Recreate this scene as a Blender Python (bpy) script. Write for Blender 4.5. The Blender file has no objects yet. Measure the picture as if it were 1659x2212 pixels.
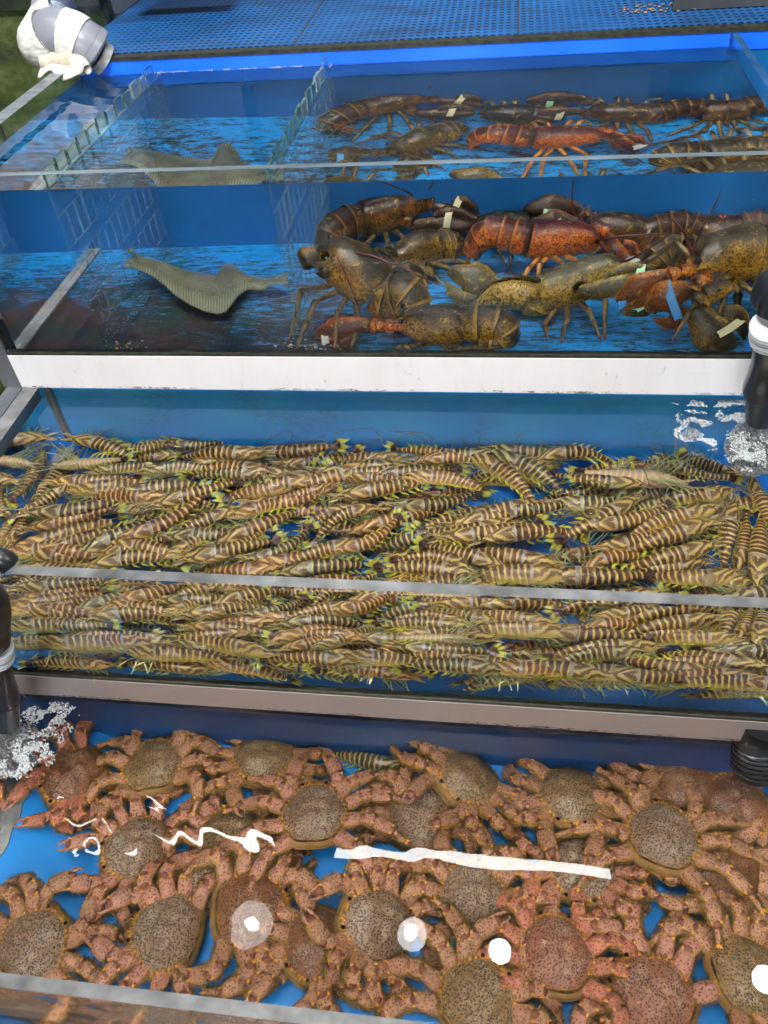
import bpy, math, random
from mathutils import Vector, Matrix, Quaternion, Euler, noise
R = random.Random(7)
C = bpy.context.scene.collection
V = Vector
# ------------------------------------------------------------------ camera, world, lamps
CAM = V((0.813911, -1.054335, 0.701975)); FPX = 1729.27
EUL = Euler((0.794537, 0.073055, 0.118531), 'XYZ')
cd = bpy.data.cameras.new('camera'); cam = bpy.data.objects.new('camera', cd); C.objects.link(cam)
cam.location = CAM; cam.rotation_euler = EUL
cd.sensor_fit = 'HORIZONTAL'; cd.sensor_width = 36; cd.lens = 36 * FPX / 1659; cd.clip_start = .01; cd.clip_end = 50
sc = bpy.context.scene; sc.camera = cam
w = bpy.data.worlds.new('World'); sc.world = w; w.use_nodes = True
bg = w.node_tree.nodes['Background']; bg.inputs[0].default_value = (.80, .88, 1, 1); bg.inputs[1].default_value = .065
def area(name, loc, target, sx, sy, power, col=(1, 1, 1), shape='RECTANGLE'):
    l = bpy.data.lights.new(name, 'AREA'); l.shape = shape; l.size = sx
    if shape == 'RECTANGLE': l.size_y = sy
    l.energy = power; l.color = col
    o = bpy.data.objects.new(name, l); C.objects.link(o); o.location = loc
    o.rotation_euler = (V(target) - V(loc)).to_track_quat('-Z', 'Y').to_euler(); return o
area('overhead_fill', (.45, -1.02, 2.4), (.6, -.75, 0), 1.35, .30, 74, (1, .97, .93))  # added soft light from above, kept clear of the water reflections
area('side_fill', (2.6, -.6, 1.9), (.7, -.1, -.1), 1.2, .8, 14, (1, .98, .95))  # added fill light from the right side
area('front_fill', (.2, -2.9, 1.15), (.6, -.2, 0), 1.5, .9, 24, (1, .97, .94))  # added low fill behind the camera, brightens the front faces
# fluorescent tubes and round downlights in one row over the tanks
area('tube_lamp', (-.42, .215, 1.7), (-.42, .215, 0), .80, .044, 2.7)
area('tube_lamp.001', (.765, .213, 1.7), (.765, .213, 0), 1.07, .042, 3.0)
area('tube_lamp.002', (.15, 1.46, 1.7), (.3, 0, 0), .8, .05, 5)
for i, (x, y, r, p) in enumerate([(.882, -.094, .040, .8), (1.788, -.094, .045, .9), (.567, -.067, .054, .40), (.562, -.060, .024, .16), (-.035, -.088, .085, .45), (-.031, -.098, .024, .5)]):
    area('round_downlight', (x, y, 1.7 - .004 * (i in (3, 5))), (x, y, 0), 2 * r, 0, p, (1, 1, 1), 'DISK')
vs = sc.view_settings; vs.view_transform = 'Standard'; vs.look = 'None'; vs.exposure = 0.86; vs.gamma = 1; vs.use_curve_mapping = False
cy = sc.cycles
cy.use_denoising = True; cy.denoiser = 'OPENIMAGEDENOISE'
cy.max_bounces = 16; cy.transmission_bounces = 14; cy.diffuse_bounces = 3; cy.glossy_bounces = 6; cy.transparent_max_bounces = 12
cy.caustics_refractive = True; cy.caustics_reflective = True; cy.sample_clamp_indirect = 12; cy.blur_glossy = 0.0
# ------------------------------------------------------------------ tank measures (metres)
W1 = 1.2; D1 = .54; H1 = .293; WL1 = .268
Z2R = -.067; Z2F = -.306; WL2 = -.087; Y2 = -.421
Z3R = -.362; Z3F = -.585; WL3 = -.376; Y3 = -.830
XM, XL = .4956, .170
# ------------------------------------------------------------------ seeing through water: where a point of the place stands
RM = EUL.to_matrix()
def ray(u, v): return (RM @ V(((u - 830) / FPX, -(v - 1106) / FPX, -1))).normalized()
def refr(d, n, eta=1 / 1.333):
    co = -d.dot(n); return eta * d + (eta * co - math.sqrt(max(0, 1 - eta * eta * (1 - co * co)))) * n
def top(u, v, wl, z):
    d = ray(u, v); P = CAM + d * ((wl - CAM.z) / d.z); e = refr(d, V((0, 0, 1))); return P + e * ((z - wl) / e.z)
def front(u, v, yf, y=None, z=None):
    d = ray(u, v); P = CAM + d * ((yf - CAM.y) / d.y); e = refr(d, V((0, -1, 0)))
    return P + e * ((y - yf) / e.y if y is not None else (z - P.z) / e.z)
def air(u, v, y=None, z=None):
    d = ray(u, v); return CAM + d * ((y - CAM.y) / d.y if y is not None else (z - CAM.z) / d.z)
# ------------------------------------------------------------------ mesh builder
class MB:
    def __init__(s): s.v = []; s.f = []; s.uv = []; s.m = []
    def face(s, idx, uvs=None, m=0): s.f.append(idx); s.uv.append(uvs or [(0, 0)] * len(idx)); s.m.append(m)
    def box(s, a, b, m=0):
        n = len(s.v); x0, y0, z0 = a; x1, y1, z1 = b
        s.v += [(x0, y0, z0), (x1, y0, z0), (x1, y1, z0), (x0, y1, z0), (x0, y0, z1), (x1, y0, z1), (x1, y1, z1), (x0, y1, z1)]
        for q in ((0, 3, 2, 1), (4, 5, 6, 7), (0, 1, 5, 4), (1, 2, 6, 5), (2, 3, 7, 6), (3, 0, 4, 7)): s.face([n + i for i in q], None, m)
    def sweep(s, pts, rad, up=(0, 0, 1), seg=10, m=0, u0=0, u1=1, power=1.0, arc=None, cap=True):
        """tube along pts; rad = list of (half width, half height); uv = (u along, 0 dorsal .. 1 ventral)"""
        pts = [V(p) for p in pts]; n = len(pts); up = V(up); base = len(s.v); N = seg
        L = [0]
        for i in range(1, n): L.append(L[-1] + (pts[i] - pts[i - 1]).length)
        tot = L[-1] or 1; prevU = None
        closed = arc is None
        cnt = N if closed else N + 1
        for i in range(n):
            T = (pts[min(i + 1, n - 1)] - pts[max(i - 1, 0)]).normalized()
            U = up if prevU is None else prevU
            if prevU is None and abs(T.dot(U.normalized())) > .97: U = V((.3, 1, .2))
            S = T.cross(U).normalized(); U = S.cross(T).normalized(); prevU = U
            a, b = rad[i] if isinstance(rad[i], (tuple, list)) else (rad[i], rad[i])
            for j in range(cnt):
                if closed: th = 2 * math.pi * j / N
                else:
                    am = arc[i] if isinstance(arc, list) else arc
                    th = am * (2 * j / N - 1)
                c_, s_ = math.cos(th), math.sin(th)
                if power != 1: c_ = math.copysign(abs(c_) ** power, c_); s_ = math.copysign(abs(s_) ** power, s_)
                s.v.append(tuple(pts[i] + U * (b * c_) + S * (a * s_)))
        def vv(j):
            if closed:
                t = (j % N) / N; return 2 * min(t, 1 - t) if j != N else 0
            am = arc[0] if isinstance(arc, list) else arc
            return abs(2 * j / N - 1) * am / math.pi
        for i in range(n - 1):
            ua = u0 + (u1 - u0) * L[i] / tot; ub = u0 + (u1 - u0) * L[i + 1] / tot
            for j in range(N):
                j2 = (j + 1) % N if closed else j + 1
                s.face([base + i * cnt + j, base + i * cnt + j2, base + (i + 1) * cnt + j2, base + (i + 1) * cnt + j],
                       [(ua, vv(j)), (ua, vv(j + 1)), (ub, vv(j + 1)), (ub, vv(j))], m)
        if cap and closed:
            s.face([base + j for j in range(N)], [(u0, .5)] * N, m)
            s.face([base + (n - 1) * cnt + j for j in range(N)][::-1], [(u1, .5)] * N, m)
    def blade(s, p, d, side, L, w_, th, m=0, n=7):
        p = V(p); d = V(d).normalized(); side = V(side).normalized()
        pts = [p + d * (L * i / (n - 1)) for i in range(n)]
        rad = []
        for i in range(n):
            t = i / (n - 1); k = math.sin(math.pi * min(1, .12 + t * .93)) ** .6 if t < .97 else .15
            rad.append((w_ * k * (.55 + .6 * t), th * (.5 + .5 * (1 - t))))
        s.sweep(pts, rad, side.cross(d), 8, m)
    def cone(s, p, d, L, r, m=0, seg=4):
        p = V(p); d = V(d).normalized(); a = d.orthogonal().normalized(); b = d.cross(a); n = len(s.v)
        for j in range(seg):
            t = 2 * math.pi * j / seg; s.v.append(tuple(p + (a * math.cos(t) + b * math.sin(t)) * r))
        s.v.append(tuple(p + d * L))
        for j in range(seg): s.face([n + j, n + (j + 1) % seg, n + seg], [(0, 0), (0, 0), (1, 0)], m)
    def ball(s, c, r, sx=1, sy=1, sz=1, nu=8, nv=5, m=0, half=False):
        n = len(s.v); c = V(c); rows = nv + 1
        for i in range(rows):
            ph = (math.pi / 2 if half else math.pi) * i / nv
            for j in range(nu):
                t = 2 * math.pi * j / nu
                s.v.append((c.x + r * sx * math.sin(ph) * math.cos(t), c.y + r * sy * math.sin(ph) * math.sin(t), c.z + r * sz * math.cos(ph)))
        for i in range(nv):
            for j in range(nu):
                j2 = (j + 1) % nu
                s.face([n + i * nu + j, n + (i + 1) * nu + j, n + (i + 1) * nu + j2, n + i * nu + j2], [(i / nv, 0)] * 4, m)
    def mesh(s, name, mats, smooth=True):
        me = bpy.data.meshes.new(name); me.from_pydata(s.v, [], s.f)
        ul = me.uv_layers.new(name='UVMap'); k = 0
        flat = []
        for u in s.uv:
            for q in u: flat += [q[0], q[1]]
        ul.data.foreach_set('uv', flat)
        me.polygons.foreach_set('material_index', s.m)
        me.polygons.foreach_set('use_smooth', [smooth] * len(s.f))
        for m_ in (mats if isinstance(mats, (list, tuple)) else [mats]): me.materials.append(m_)
        me.validate(); me.update(); return me
    def build(s, name, mats, parent=None, smooth=True): return ob(name, s.mesh(name, mats, smooth), parent)
def ob(name, me, parent=None):
    o = bpy.data.objects.new(name, me); C.objects.link(o); o.parent = parent; return o
def tag(o, label=None, cat=None, group=None, kind=None):
    for k, v_ in (('label', label), ('category', cat), ('group', group), ('kind', kind)):
        if v_: o[k] = v_
    return o
def empty(name, loc, label, cat, group=None, rot=None):
    o = bpy.data.objects.new(name, None); C.objects.link(o); o.location = loc; o.empty_display_size = .02
    if rot: o.rotation_euler = rot
    return tag(o, label, cat, group)
def lerp(a, b, t): return a + (b - a) * t
def spline(P, n):
    P = [V(p) for p in P]; out = []; k = len(P) - 1
    for i in range(n):
        t = i / (n - 1) * k; j = min(int(t), k - 1); f = t - j
        p0, p1, p2, p3 = P[max(j - 1, 0)], P[j], P[j + 1], P[min(j + 2, k)]
        out.append(.5 * ((2 * p1) + (p2 - p0) * f + (2 * p0 - 5 * p1 + 4 * p2 - p3) * f * f + (3 * p1 - p0 - 3 * p2 + p3) * f ** 3))
    return out
def prof(keys, t):
    for i in range(len(keys) - 1):
        if t <= keys[i + 1][0]:
            a, b = keys[i], keys[i + 1]; f = (t - a[0]) / (b[0] - a[0]); f = f * f * (3 - 2 * f)
            return tuple(lerp(x, y, f) for x, y in zip(a[1:], b[1:]))
    return keys[-1][1:]
# ------------------------------------------------------------------ materials
class NT:
    def __init__(s, name):
        s.mat = bpy.data.materials.new(name); s.mat.use_nodes = True; s.t = s.mat.node_tree; s.b = s.t.nodes['Principled BSDF']; s.co = None
    def n(s, ty, **k):
        nd = s.t.nodes.new(ty)
        for a, b in k.items(): setattr(nd, a, b)
        return nd
    def l(s, a, b): s.t.links.new(a, b)
    def set(s, **k):
        for a, b in k.items(): s.b.inputs[a.replace('_', ' ')].default_value = b
    def coord(s, scale=(1, 1, 1), out='Object', rot=(0, 0, 0)):
        t = s.n('ShaderNodeTexCoord'); m = s.n('ShaderNodeMapping'); m.inputs['Scale'].default_value = scale; m.inputs['Rotation'].default_value = rot
        s.l(t.outputs[out], m.inputs[0]); return m.outputs[0]
    def noise(s, scale, detail=3, vec=None, rough=.5, dist=0):
        n = s.n('ShaderNodeTexNoise'); n.inputs['Scale'].default_value = scale; n.inputs['Detail'].default_value = detail
        n.inputs['Roughness'].default_value = rough; n.inputs['Distortion'].default_value = dist
        s.l(vec if vec is not None else s.coord(), n.inputs['Vector']); return n.outputs[0]
    def voro(s, scale, vec=None, feature='F1'):
        n = s.n('ShaderNodeTexVoronoi', feature=feature); n.inputs['Scale'].default_value = scale
        s.l(vec if vec is not None else s.coord(), n.inputs['Vector']); return n
    def ramp(s, x, stops, interp='LINEAR'):
        r = s.n('ShaderNodeValToRGB'); cr = r.color_ramp; cr.interpolation = interp
        while len(cr.elements) > 1: cr.elements.remove(cr.elements[-1])
        for i, (p, c_) in enumerate(stops):
            if not isinstance(c_, (tuple, list)): c_ = (c_, c_, c_)
            e = cr.elements[0] if i == 0 else cr.elements.new(p)
            e.position = p; e.color = (*c_, 1)
        s.l(x, r.inputs[0]); return r.outputs[0]
    def mix(s, f, a, b, mode='MIX'):
        m = s.n('ShaderNodeMix', data_type='RGBA', blend_type=mode)
        for sock, x in ((m.inputs[0], f), (m.inputs[6], a), (m.inputs[7], b)):
            if isinstance(x, (int, float)): sock.default_value = x
            elif isinstance(x, (tuple, list)): sock.default_value = (*x, 1)
            else: s.l(x, sock)
        return m.outputs[2]
    def math(s, op, a, b=0.0, c=None):
        m = s.n('ShaderNodeMath', operation=op)
        for i, x in enumerate((a, b, c)):
            if x is None: continue
            if isinstance(x, (int, float)): m.inputs[i].default_value = x
            else: s.l(x, m.inputs[i])
        return m.outputs[0]
    def sep(s, vec):
        n = s.n('ShaderNodeSeparateXYZ'); s.l(vec, n.inputs[0]); return n.outputs
    def uv(s):
        t = s.n('ShaderNodeTexCoord'); return s.sep(t.outputs['UV'])
    def col(s, x): s.l(x, s.b.inputs['Base Color'])
    def bump(s, h, strength=.3, dist=.002):
        b = s.n('ShaderNodeBump'); b.inputs['Strength'].default_value = strength; b.inputs['Distance'].default_value = dist
        s.l(h, b.inputs['Height']); s.l(b.outputs[0], s.b.inputs['Normal'])
    def rand(s): return s.n('ShaderNodeObjectInfo').outputs['Random']
def simple(name, col, rough=.5, metal=0, var=.25, scale=30, bump=.1, stretch=(1, 1, 1), spec=.5, alt=None):
    t = NT(name); t.set(Roughness=rough, Metallic=metal); t.b.inputs['Specular IOR Level'].default_value = spec
    f = t.noise(scale, 4, t.coord(stretch)); f2 = t.ramp(f, [(.3, 0.), (.7, 1.)])
    t.col(t.mix(f2, tuple(c_ * (1 - var) for c_ in col), alt or tuple(min(1, c_ * (1 + var)) for c_ in col)))
    if bump: t.bump(f, bump, .001)
    return t.mat
def mglass(name, ior, tint=(1, 1, 1), rough=0.0, smear=0):
    t = NT(name); t.t.nodes.remove(t.b); g = t.n('ShaderNodeBsdfGlass'); g.inputs['IOR'].default_value = ior
    g.inputs['Color'].default_value = (*tint, 1); g.inputs['Roughness'].default_value = rough
    out = [n for n in t.t.nodes if n.type == 'OUTPUT_MATERIAL'][0]
    if smear:
        d = t.n('ShaderNodeBsdfDiffuse'); d.inputs[0].default_value = (.7, .75, .75, 1); mx = t.n('ShaderNodeMixShader')
        f = t.noise(6, 6, t.coord((1, 1, 1)), .7); f = t.math('MULTIPLY', t.ramp(f, [(.5, 0.), (.8, 1.)]), smear); sp = t.noise(260, 2); sp = t.ramp(sp, [(.74, 0.), (.78, 1.)])
        f = t.math('ADD', f, t.math('MULTIPLY', sp, smear * 3))
        t.l(f, mx.inputs[0]); t.l(g.outputs[0], mx.inputs[1]); t.l(d.outputs[0], mx.inputs[2]); t.l(mx.outputs[0], out.inputs[0])
    else: t.l(g.outputs[0], out.inputs[0])
    return t.mat
M_water = mglass('clear_water', 1.333)
M_acr = mglass('clear_acrylic', 1.17, (.985, .995, 1), 0, .006)
def mclear(name, dif, col):
    t = NT(name); t.t.nodes.remove(t.b); out = [n for n in t.t.nodes if n.type == 'OUTPUT_MATERIAL'][0]
    a = t.n('ShaderNodeBsdfTransparent'); a.inputs[0].default_value = (.96, .985, .98, 1); d = t.n('ShaderNodeBsdfPrincipled'); d.inputs['Base Color'].default_value = (*col, 1); d.inputs['Roughness'].default_value = .15
    m = t.n('ShaderNodeMixShader'); f = t.math('MULTIPLY', t.ramp(t.noise(14, 5, t.coord((1, 1, .25))), [(.35, .35), (.7, 1.)]), dif); t.l(f, m.inputs[0]); t.l(a.outputs[0], m.inputs[1]); t.l(d.outputs[0], m.inputs[2]); t.l(m.outputs[0], out.inputs[0]); return t.mat
M_comb = mclear('wet_acrylic_sheet', .10, (.45, .55, .55)); M_cut = mclear('cut_acrylic_edge', .17, (.50, .58, .55))
M_combt = mglass('green_edged_acrylic', 1.30, (.86, .96, .93), .12, .35)
def mblue(name, base, dirt=0., floor=False, scratch=.5):
    t = NT(name); t.set(Roughness=.38); t.b.inputs['Specular IOR Level'].default_value = .35
    n1 = t.noise(5, 5, t.coord()); c_ = t.mix(t.ramp(n1, [(.35, 0.), (.68, 1.)]), base, tuple(min(1, x * 1.35 + .01) for x in base))
    s1 = t.noise(30, 3, t.coord((1, 6, 6), rot=(.2, .3, .5)), .6, 1.6); s1 = t.ramp(s1, [(.5 - .016 * max(scratch, .6), 0.), (.5, 1.), (.5 + .016 * max(scratch, .6), 0.)])
    msk = t.ramp(t.noise(4, 2, t.coord((1, 1, 1))), [(.5, 0.), (.62, 1.)])
    c_ = t.mix(t.math('MULTIPLY', t.math('MULTIPLY', s1, msk), min(1, scratch)), c_, (.01, .02, .05))
    if floor:
        xyz = t.sep(t.coord())
        g = t.math('SUBTRACT', 1.0, t.math('DIVIDE', xyz[1], .46)); gx = t.math('SUBTRACT', 1.15, t.math('MULTIPLY', xyz[0], 1.55))
        g = t.math('MULTIPLY', t.math('MAXIMUM', g, 0.), t.math('MAXIMUM', gx, .04)); 
        nn = t.noise(1, 7, t.coord((22, 62, 1)), .9); n3 = t.noise(7, 3)
        a = t.math('ADD', t.math('MULTIPLY', nn, 1.5), t.math('MULTIPLY', g, .34)); a = t.math('ADD', a, t.math('MULTIPLY', n3, .22))
        a = t.ramp(a, [(.84, 0.), (.94, 1.)])
        c_ = t.mix(a, c_, t.mix(t.ramp(t.noise(9, 2), [(.42, 0.), (.6, 1.)]), (.040, .017, .009), (.010, .026, .014)))
    t.col(c_); t.bump(t.noise(90, 3), .12, .0006); return t.mat
M_blue = mblue('blue_pvc_sheet', (.008, .155, .50))
M_blueback = mblue('blue_pvc_backwall', (.002, .095, .29), scratch=.15)  # darker copy of the blue sheet, weaker light put into the colour
M_bluefloor = mblue('blue_pvc_floor_with_algae', (.004, .27, .66), floor=True, scratch=.2)
M_bluerim = mblue('bright_blue_rim', (.004, .12, .80), scratch=.3)
M_shaded = mblue('shaded_blue_pvc', (.008, .085, .30), scratch=.15)  # same blue sheet with the shade under the overhang in its colour
def mtrim(name, base, metal, zlo, grime, rough=.36):
    t = NT(name); t.set(Roughness=rough, Metallic=metal); co = t.coord(); xyz = t.sep(co)
    st = t.ramp(t.noise(1, 5, t.coord((9, 9, 2)), .7), [(.40, 0.), (.72, 1.)]); dr = t.ramp(t.noise(1, 4, t.coord((70, 9, 9)), .6), [(.60, 0.), (.70, 1.)])
    c_ = t.mix(t.math('MULTIPLY', st, .16), base, (.40, .38, .36)); c_ = t.mix(t.math('MULTIPLY', dr, .10), c_, (.25, .24, .20))
    lo = t.math('LESS_THAN', xyz[2], zlo); sp = t.ramp(t.noise(1, 5, t.coord((130, 130, 320)), .7), [(.50, 0.), (.56, 1.)]); ms = t.ramp(t.noise(6, 3), [(.46, 0.), (.56, 1.)])
    c_ = t.mix(t.math('MULTIPLY', t.math('MULTIPLY', lo, sp), ms), c_, grime)
    fl = t.ramp(t.voro(60).outputs['Distance'], [(.06, 1.), (.085, 0.)]); fm = t.ramp(t.noise(11, 2), [(.55, 0.), (.6, 1.)])
    c_ = t.mix(t.math('MULTIPLY', t.math('MULTIPLY', fl, fm), .6), c_, tuple(min(.8, q * 1.7) for q in base) if base[0] < .5 else (.35, .35, .3))
    t.col(c_); t.bump(t.noise(40, 4), .12, .001); return t.mat
M_white = mtrim('white_painted_trim', (.70, .70, .74), 0, -.0325, (.05, .06, .02))
M_steel = mtrim('brushed_grey_trim', (.40, .365, .345), .45, -.049, (.03, .025, .02))
M_edge = simple('frosted_acrylic_edge', (.075, .08, .08), .2, 0, .25, 22, .25, alt=(.19, .195, .20))
M_edgeb = simple('clear_acrylic_edge', (.10, .13, .15), .15, 0, .35, 9, .2, (1, 6, 6))
M_strip = simple('pale_seal_strip', (.26, .27, .26), .5, 0, .35, 40, .2, alt=(.40, .41, .38))
M_black = simple('black_rubber_pipe', (.012, .014, .018), .28, 0, .3, 20, .05)
M_blacks = simple('black_gasket', (.006, .008, .008), .5, 0, .5, 100, .3, alt=(.03, .035, .02))
M_grey = simple('grey_pvc_pipe', (.20, .21, .25), .3, 0, .12, 14, .05)
M_tape = simple('white_wrapping_tape', (.42, .42, .37), .5, 0, .1, 45, .6, (1, 1, 3), alt=(.82, .84, .82))
M_stain = simple('stained_tape', (.55, .50, .36), .6, 0, .4, 22, .4, alt=(.75, .73, .62))
M_ring = simple('white_threaded_ring', (.62, .66, .70), .35, 0, .1, 30)
M_dark = simple('dark_cabinet', (.03, .035, .04), .5, 0, .3, 8)
M_greymetal = simple('wet_grey_metal', (.16, .17, .19), .35, .5, .3, 9, .2)
M_floor = simple('wet_dark_floor', (.05, .052, .055), .3, 0, .4, 3)
def mmoss():
    t = NT('mossy_stone'); t.set(Roughness=.7); a = t.ramp(t.noise(7, 8, t.coord((1, 1, 1.6)), .72), [(.36, (.012, .020, .006)), (.5, (.045, .075, .012)), (.62, (.11, .13, .06)), (.74, (.23, .24, .19))])
    t.col(a); t.bump(t.noise(60, 4), .4, .003); return t.mat
M_moss = mmoss()
def mperf():
    t = NT('perforated_blue_sheet'); t.set(Roughness=.45); xyz = t.sep(t.coord())
    fx = t.math('FRACT', t.math('MULTIPLY', xyz[0], 1 / .0135)); fy = t.math('FRACT', t.math('MULTIPLY', xyz[1], 1 / .0185))
    a = t.math('MULTIPLY', t.math('LESS_THAN', fx, .60), t.math('LESS_THAN', fy, .40))
    m1 = t.math('MULTIPLY', a, t.ramp(t.noise(3, 3), [(.28, .35), (.5, 1.)]))
    base = t.mix(t.ramp(t.noise(5, 4), [(.35, 0.), (.65, 1.)]), (.004, .065, .22), (.008, .11, .34))
    gr = t.ramp(t.noise(4, 5, t.coord((1, 2, 1)), .7), [(.50, 0.), (.72, .8)]); t.col(t.mix(gr, t.mix(m1, base, (.001, .008, .035)), (.006, .018, .045))); return t.mat
M_perf = mperf()
# ------------------------------------------------------------------ setting
def slab(name, a, b, m, label=None, cat=None, kind=None, parent=None, group=None):
    mb = MB(); mb.box(a, b); o = mb.build(name, m, parent, False); return tag(o, label, cat, group, kind)
def glass(name, a, b, label, edge=M_edge, axis_top=True, ledge=None):
    mb = MB(); mb.box(a, b); me = mb.mesh(name, [M_acr, edge], False); me.polygons[1].material_index = 1
    return tag(ob(name, me), label, 'glass panel')
slab('ground', (-6, -6, -1.3), (6, 8, -1.2), M_floor, kind='structure')
def water(name, x0, x1, y0, y1, z0, wl, amp, label, step=.006):
    nx = int((x1 - x0) / step); ny = int((y1 - y0) / step); mb = MB()
    for j in range(ny + 1):
        for i in range(nx + 1):
            x = lerp(x0, x1, i / nx); y = lerp(y0, y1, j / ny); mb.v.append((x, y, wl + amp(x, y)))
    for j in range(ny):
        for i in range(nx):
            k = j * (nx + 1) + i; mb.face([k, k + 1, k + nx + 2, k + nx + 1])
    ed = [j * (nx + 1) for j in range(ny + 1)], [j * (nx + 1) + nx for j in range(ny + 1)], list(range(nx + 1)), [ny * (nx + 1) + i for i in range(nx + 1)]
    for e, dr in ((ed[0], 1), (ed[1], 0), (ed[2], 0), (ed[3], 1)):       # skirts, own vertices so the rim stays sharp
        n = len(mb.v); m_ = len(e)
        for k in e: mb.v.append(mb.v[k])
        for k in e: mb.v.append((mb.v[k][0], mb.v[k][1], z0))
        for q in range(m_ - 1):
            f = [n + q, n + q + 1, n + m_ + q + 1, n + m_ + q]; mb.face(f if dr else f[::-1])
    n = len(mb.v); mb.v += [(x0, y0, z0), (x1, y0, z0), (x1, y1, z0), (x0, y1, z0)]; mb.face([n + 3, n + 2, n + 1, n])
    o = mb.build(name, M_water); tag(o, kind='structure'); return o
def rip(cx, cy, k, a, fall):
    def f(x, y):
        r = math.hypot(x - cx, y - cy); return a * math.exp(-r / fall) * math.sin(k * r + 3 * noise.noise(V((x * 7, y * 7, 1))))
    return f
ra = rip(.09, .50, 150, .0007, .10)
water('water', .0125, W1 - .0125, .0125, D1 + .001, -.001, WL1, lambda x, y: ra(x, y) + .00012 * noise.noise(V((x * 18, y * 30, 0))), '', .008)
rb = rip(1.19, -.06, 170, .0010, .10)
water('water', .0305, 1.30, Y2 + .0165, .021, Z2F - .001, WL2, lambda x, y: rb(x, y) + .00022 * noise.noise(V((x * 14, y * 22, 5))) + .0004 * math.exp(-abs(x - 1.1) * 9) * noise.noise(V((x * 40, y * 40, 3))), '', .006)
rc = rip(.06, -.47, 160, .0011, .10)
def amp3(x, y):
    a = rc(x, y) + .00010 * noise.noise(V((x * 12, y * 18, 9)))
    e = math.exp(-max(0, x - .30) * 8)
    s_ = x * .8 + y; return a + .0011 * e * noise.noise(V((s_ * 34, (x - y * .8) * 12, 2))) * math.exp(-max(0, -.62 - y) * 14)
water('water', .0455, 1.2445, Y3 + .0165, -.4015, Z3F - .001, WL3, amp3, '', .0036)
# top tank
slab('tank_floor', (.012, .012, -.03), (W1 - .012, D1, 0), M_bluefloor, 'blue tank floor with brown algae under flounder and lobsters', 'tank floor')
slab('tank_back_wall', (-.002, D1, -.06), (W1 + .3, D1 + .018, .262), M_blueback, 'blue back wall behind lobsters in top tank', 'tank wall')
slab('tank_back_rim', (-.002, D1 - .002, .2625), (W1 + .3, D1 + .016, .290), M_bluerim, 'bright blue rim strip above waterline of the top tank', 'rim strip')
slab('gasket', (-.002, D1 - .004, .2905), (W1 + .3, D1 + .018, .297), M_blacks, 'black gasket line along the top of the blue rim', 'gasket')
glass('front_glass', (0, 0, 0), (W1, .012, H1), 'clear front glass of the top tank with lobsters', M_edgeb)
glass('side_glass', (-.016, .0125, 0), (.012, D1 - .003, H1), 'clear left side glass of top tank below grey pipe', M_edgeb)
glass('side_glass', (W1 - .012, .0125, 0), (W1, D1 - .003, H1 - .004), 'clear right side glass of top tank beside the lobsters', simple('blue_tinted_edge', (.02, .08, .20), .2))
slab('seal_strip', (.0121, .0121, .0005), (.025, D1 - .001, .004), M_strip, 'pale seal strip along left floor edge of top tank', 'seal strip')
t = empty('white_trim_band', (0, 0, -.03), 'white painted trim band with droplets under the lobster tank', 'trim band')
slab('band', (0, -.004, -.0665 + .03), (W1, .40, -.002 + .03), M_white, parent=t)
slab('black_seam', (0.001, -.003, -.0018 + .03), (W1 - .001, .011, .0035 + .03), M_blacks, parent=t)
mb = MB()
for i in range(150):
    x = R.uniform(.02, 1.18); z = R.uniform(-.062, -.006); mb.ball((x, -.0042, z), R.uniform(.0006, .0017), .9, .45, R.choice((1, 1, 1.8)), 7, 5)
tag(mb.build('water_droplets', mglass('droplet', 1.333)), 'tiny clear water droplets on the white trim band', 'droplets', kind='stuff')
# middle tank
slab('tank_floor', (.02, Y2 + .0155, Z2F - .03), (1.31, .0195, Z2F), M_blue, 'blue floor of the middle tank under the prawns', 'tank floor')
slab('tank_back_wall', (-.0, .020, Z2F - .03), (1.31, .032, -.0675), mblue('blue_pvc_scratched', (.022, .32, .95), scratch=1.7), 'scratched blue back wall of the prawn tank', 'tank wall')
glass('front_glass', (-.01, Y2, Z2F), (1.3155, Y2 + .016, Z2R), 'clear front glass of the prawn tank with wet grey rim')
glass('side_glass', (.002, Y2 + .0165, Z2F), (.030, .0195, Z2R), 'clear left side glass of the prawn tank mirroring prawns')
glass('side_glass', (1.3005, Y2 + .0165, Z2F), (1.3155, .0195, Z2R), 'clear right side glass of the prawn tank beyond the black pipe')
slab('seal_strip', (.0305, Y2 + .017, Z2F + .0003), (.046, -.001, Z2F + .004), M_strip, 'pale seal strip along left floor edge of prawn tank', 'seal strip')
slab('corner_post', (.0305, .012, Z2F + .005), (.037, .0195, Z2R), simple('dull_corner', (.12, .14, .15), .4), 'dark corner bead at back left of prawn tank', 'corner bead')
t = empty('grey_trim_band', (0, Y2, Z2F), 'brownish grey metal trim band under the prawn tank', 'trim band')
slab('band', (-.2, -.004, Z3R - Z2F + .001), (1.6, .021, -.002), M_steel, parent=t)
slab('black_seam', (-.2, -.003, -.0018), (1.6, .012, .0035), M_blacks, parent=t)
slab('side_plate', (-.03, Y2, -.5), (-.001, .40, -.068), M_greymetal, 'wet grey metal plate left of the middle tank', 'side plate')
slab('side_plate', (-.035, -.002, -.0675), (-.0015, .54, .05), M_greymetal, 'wet grey metal leg at left end of white trim', 'side plate')
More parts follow.
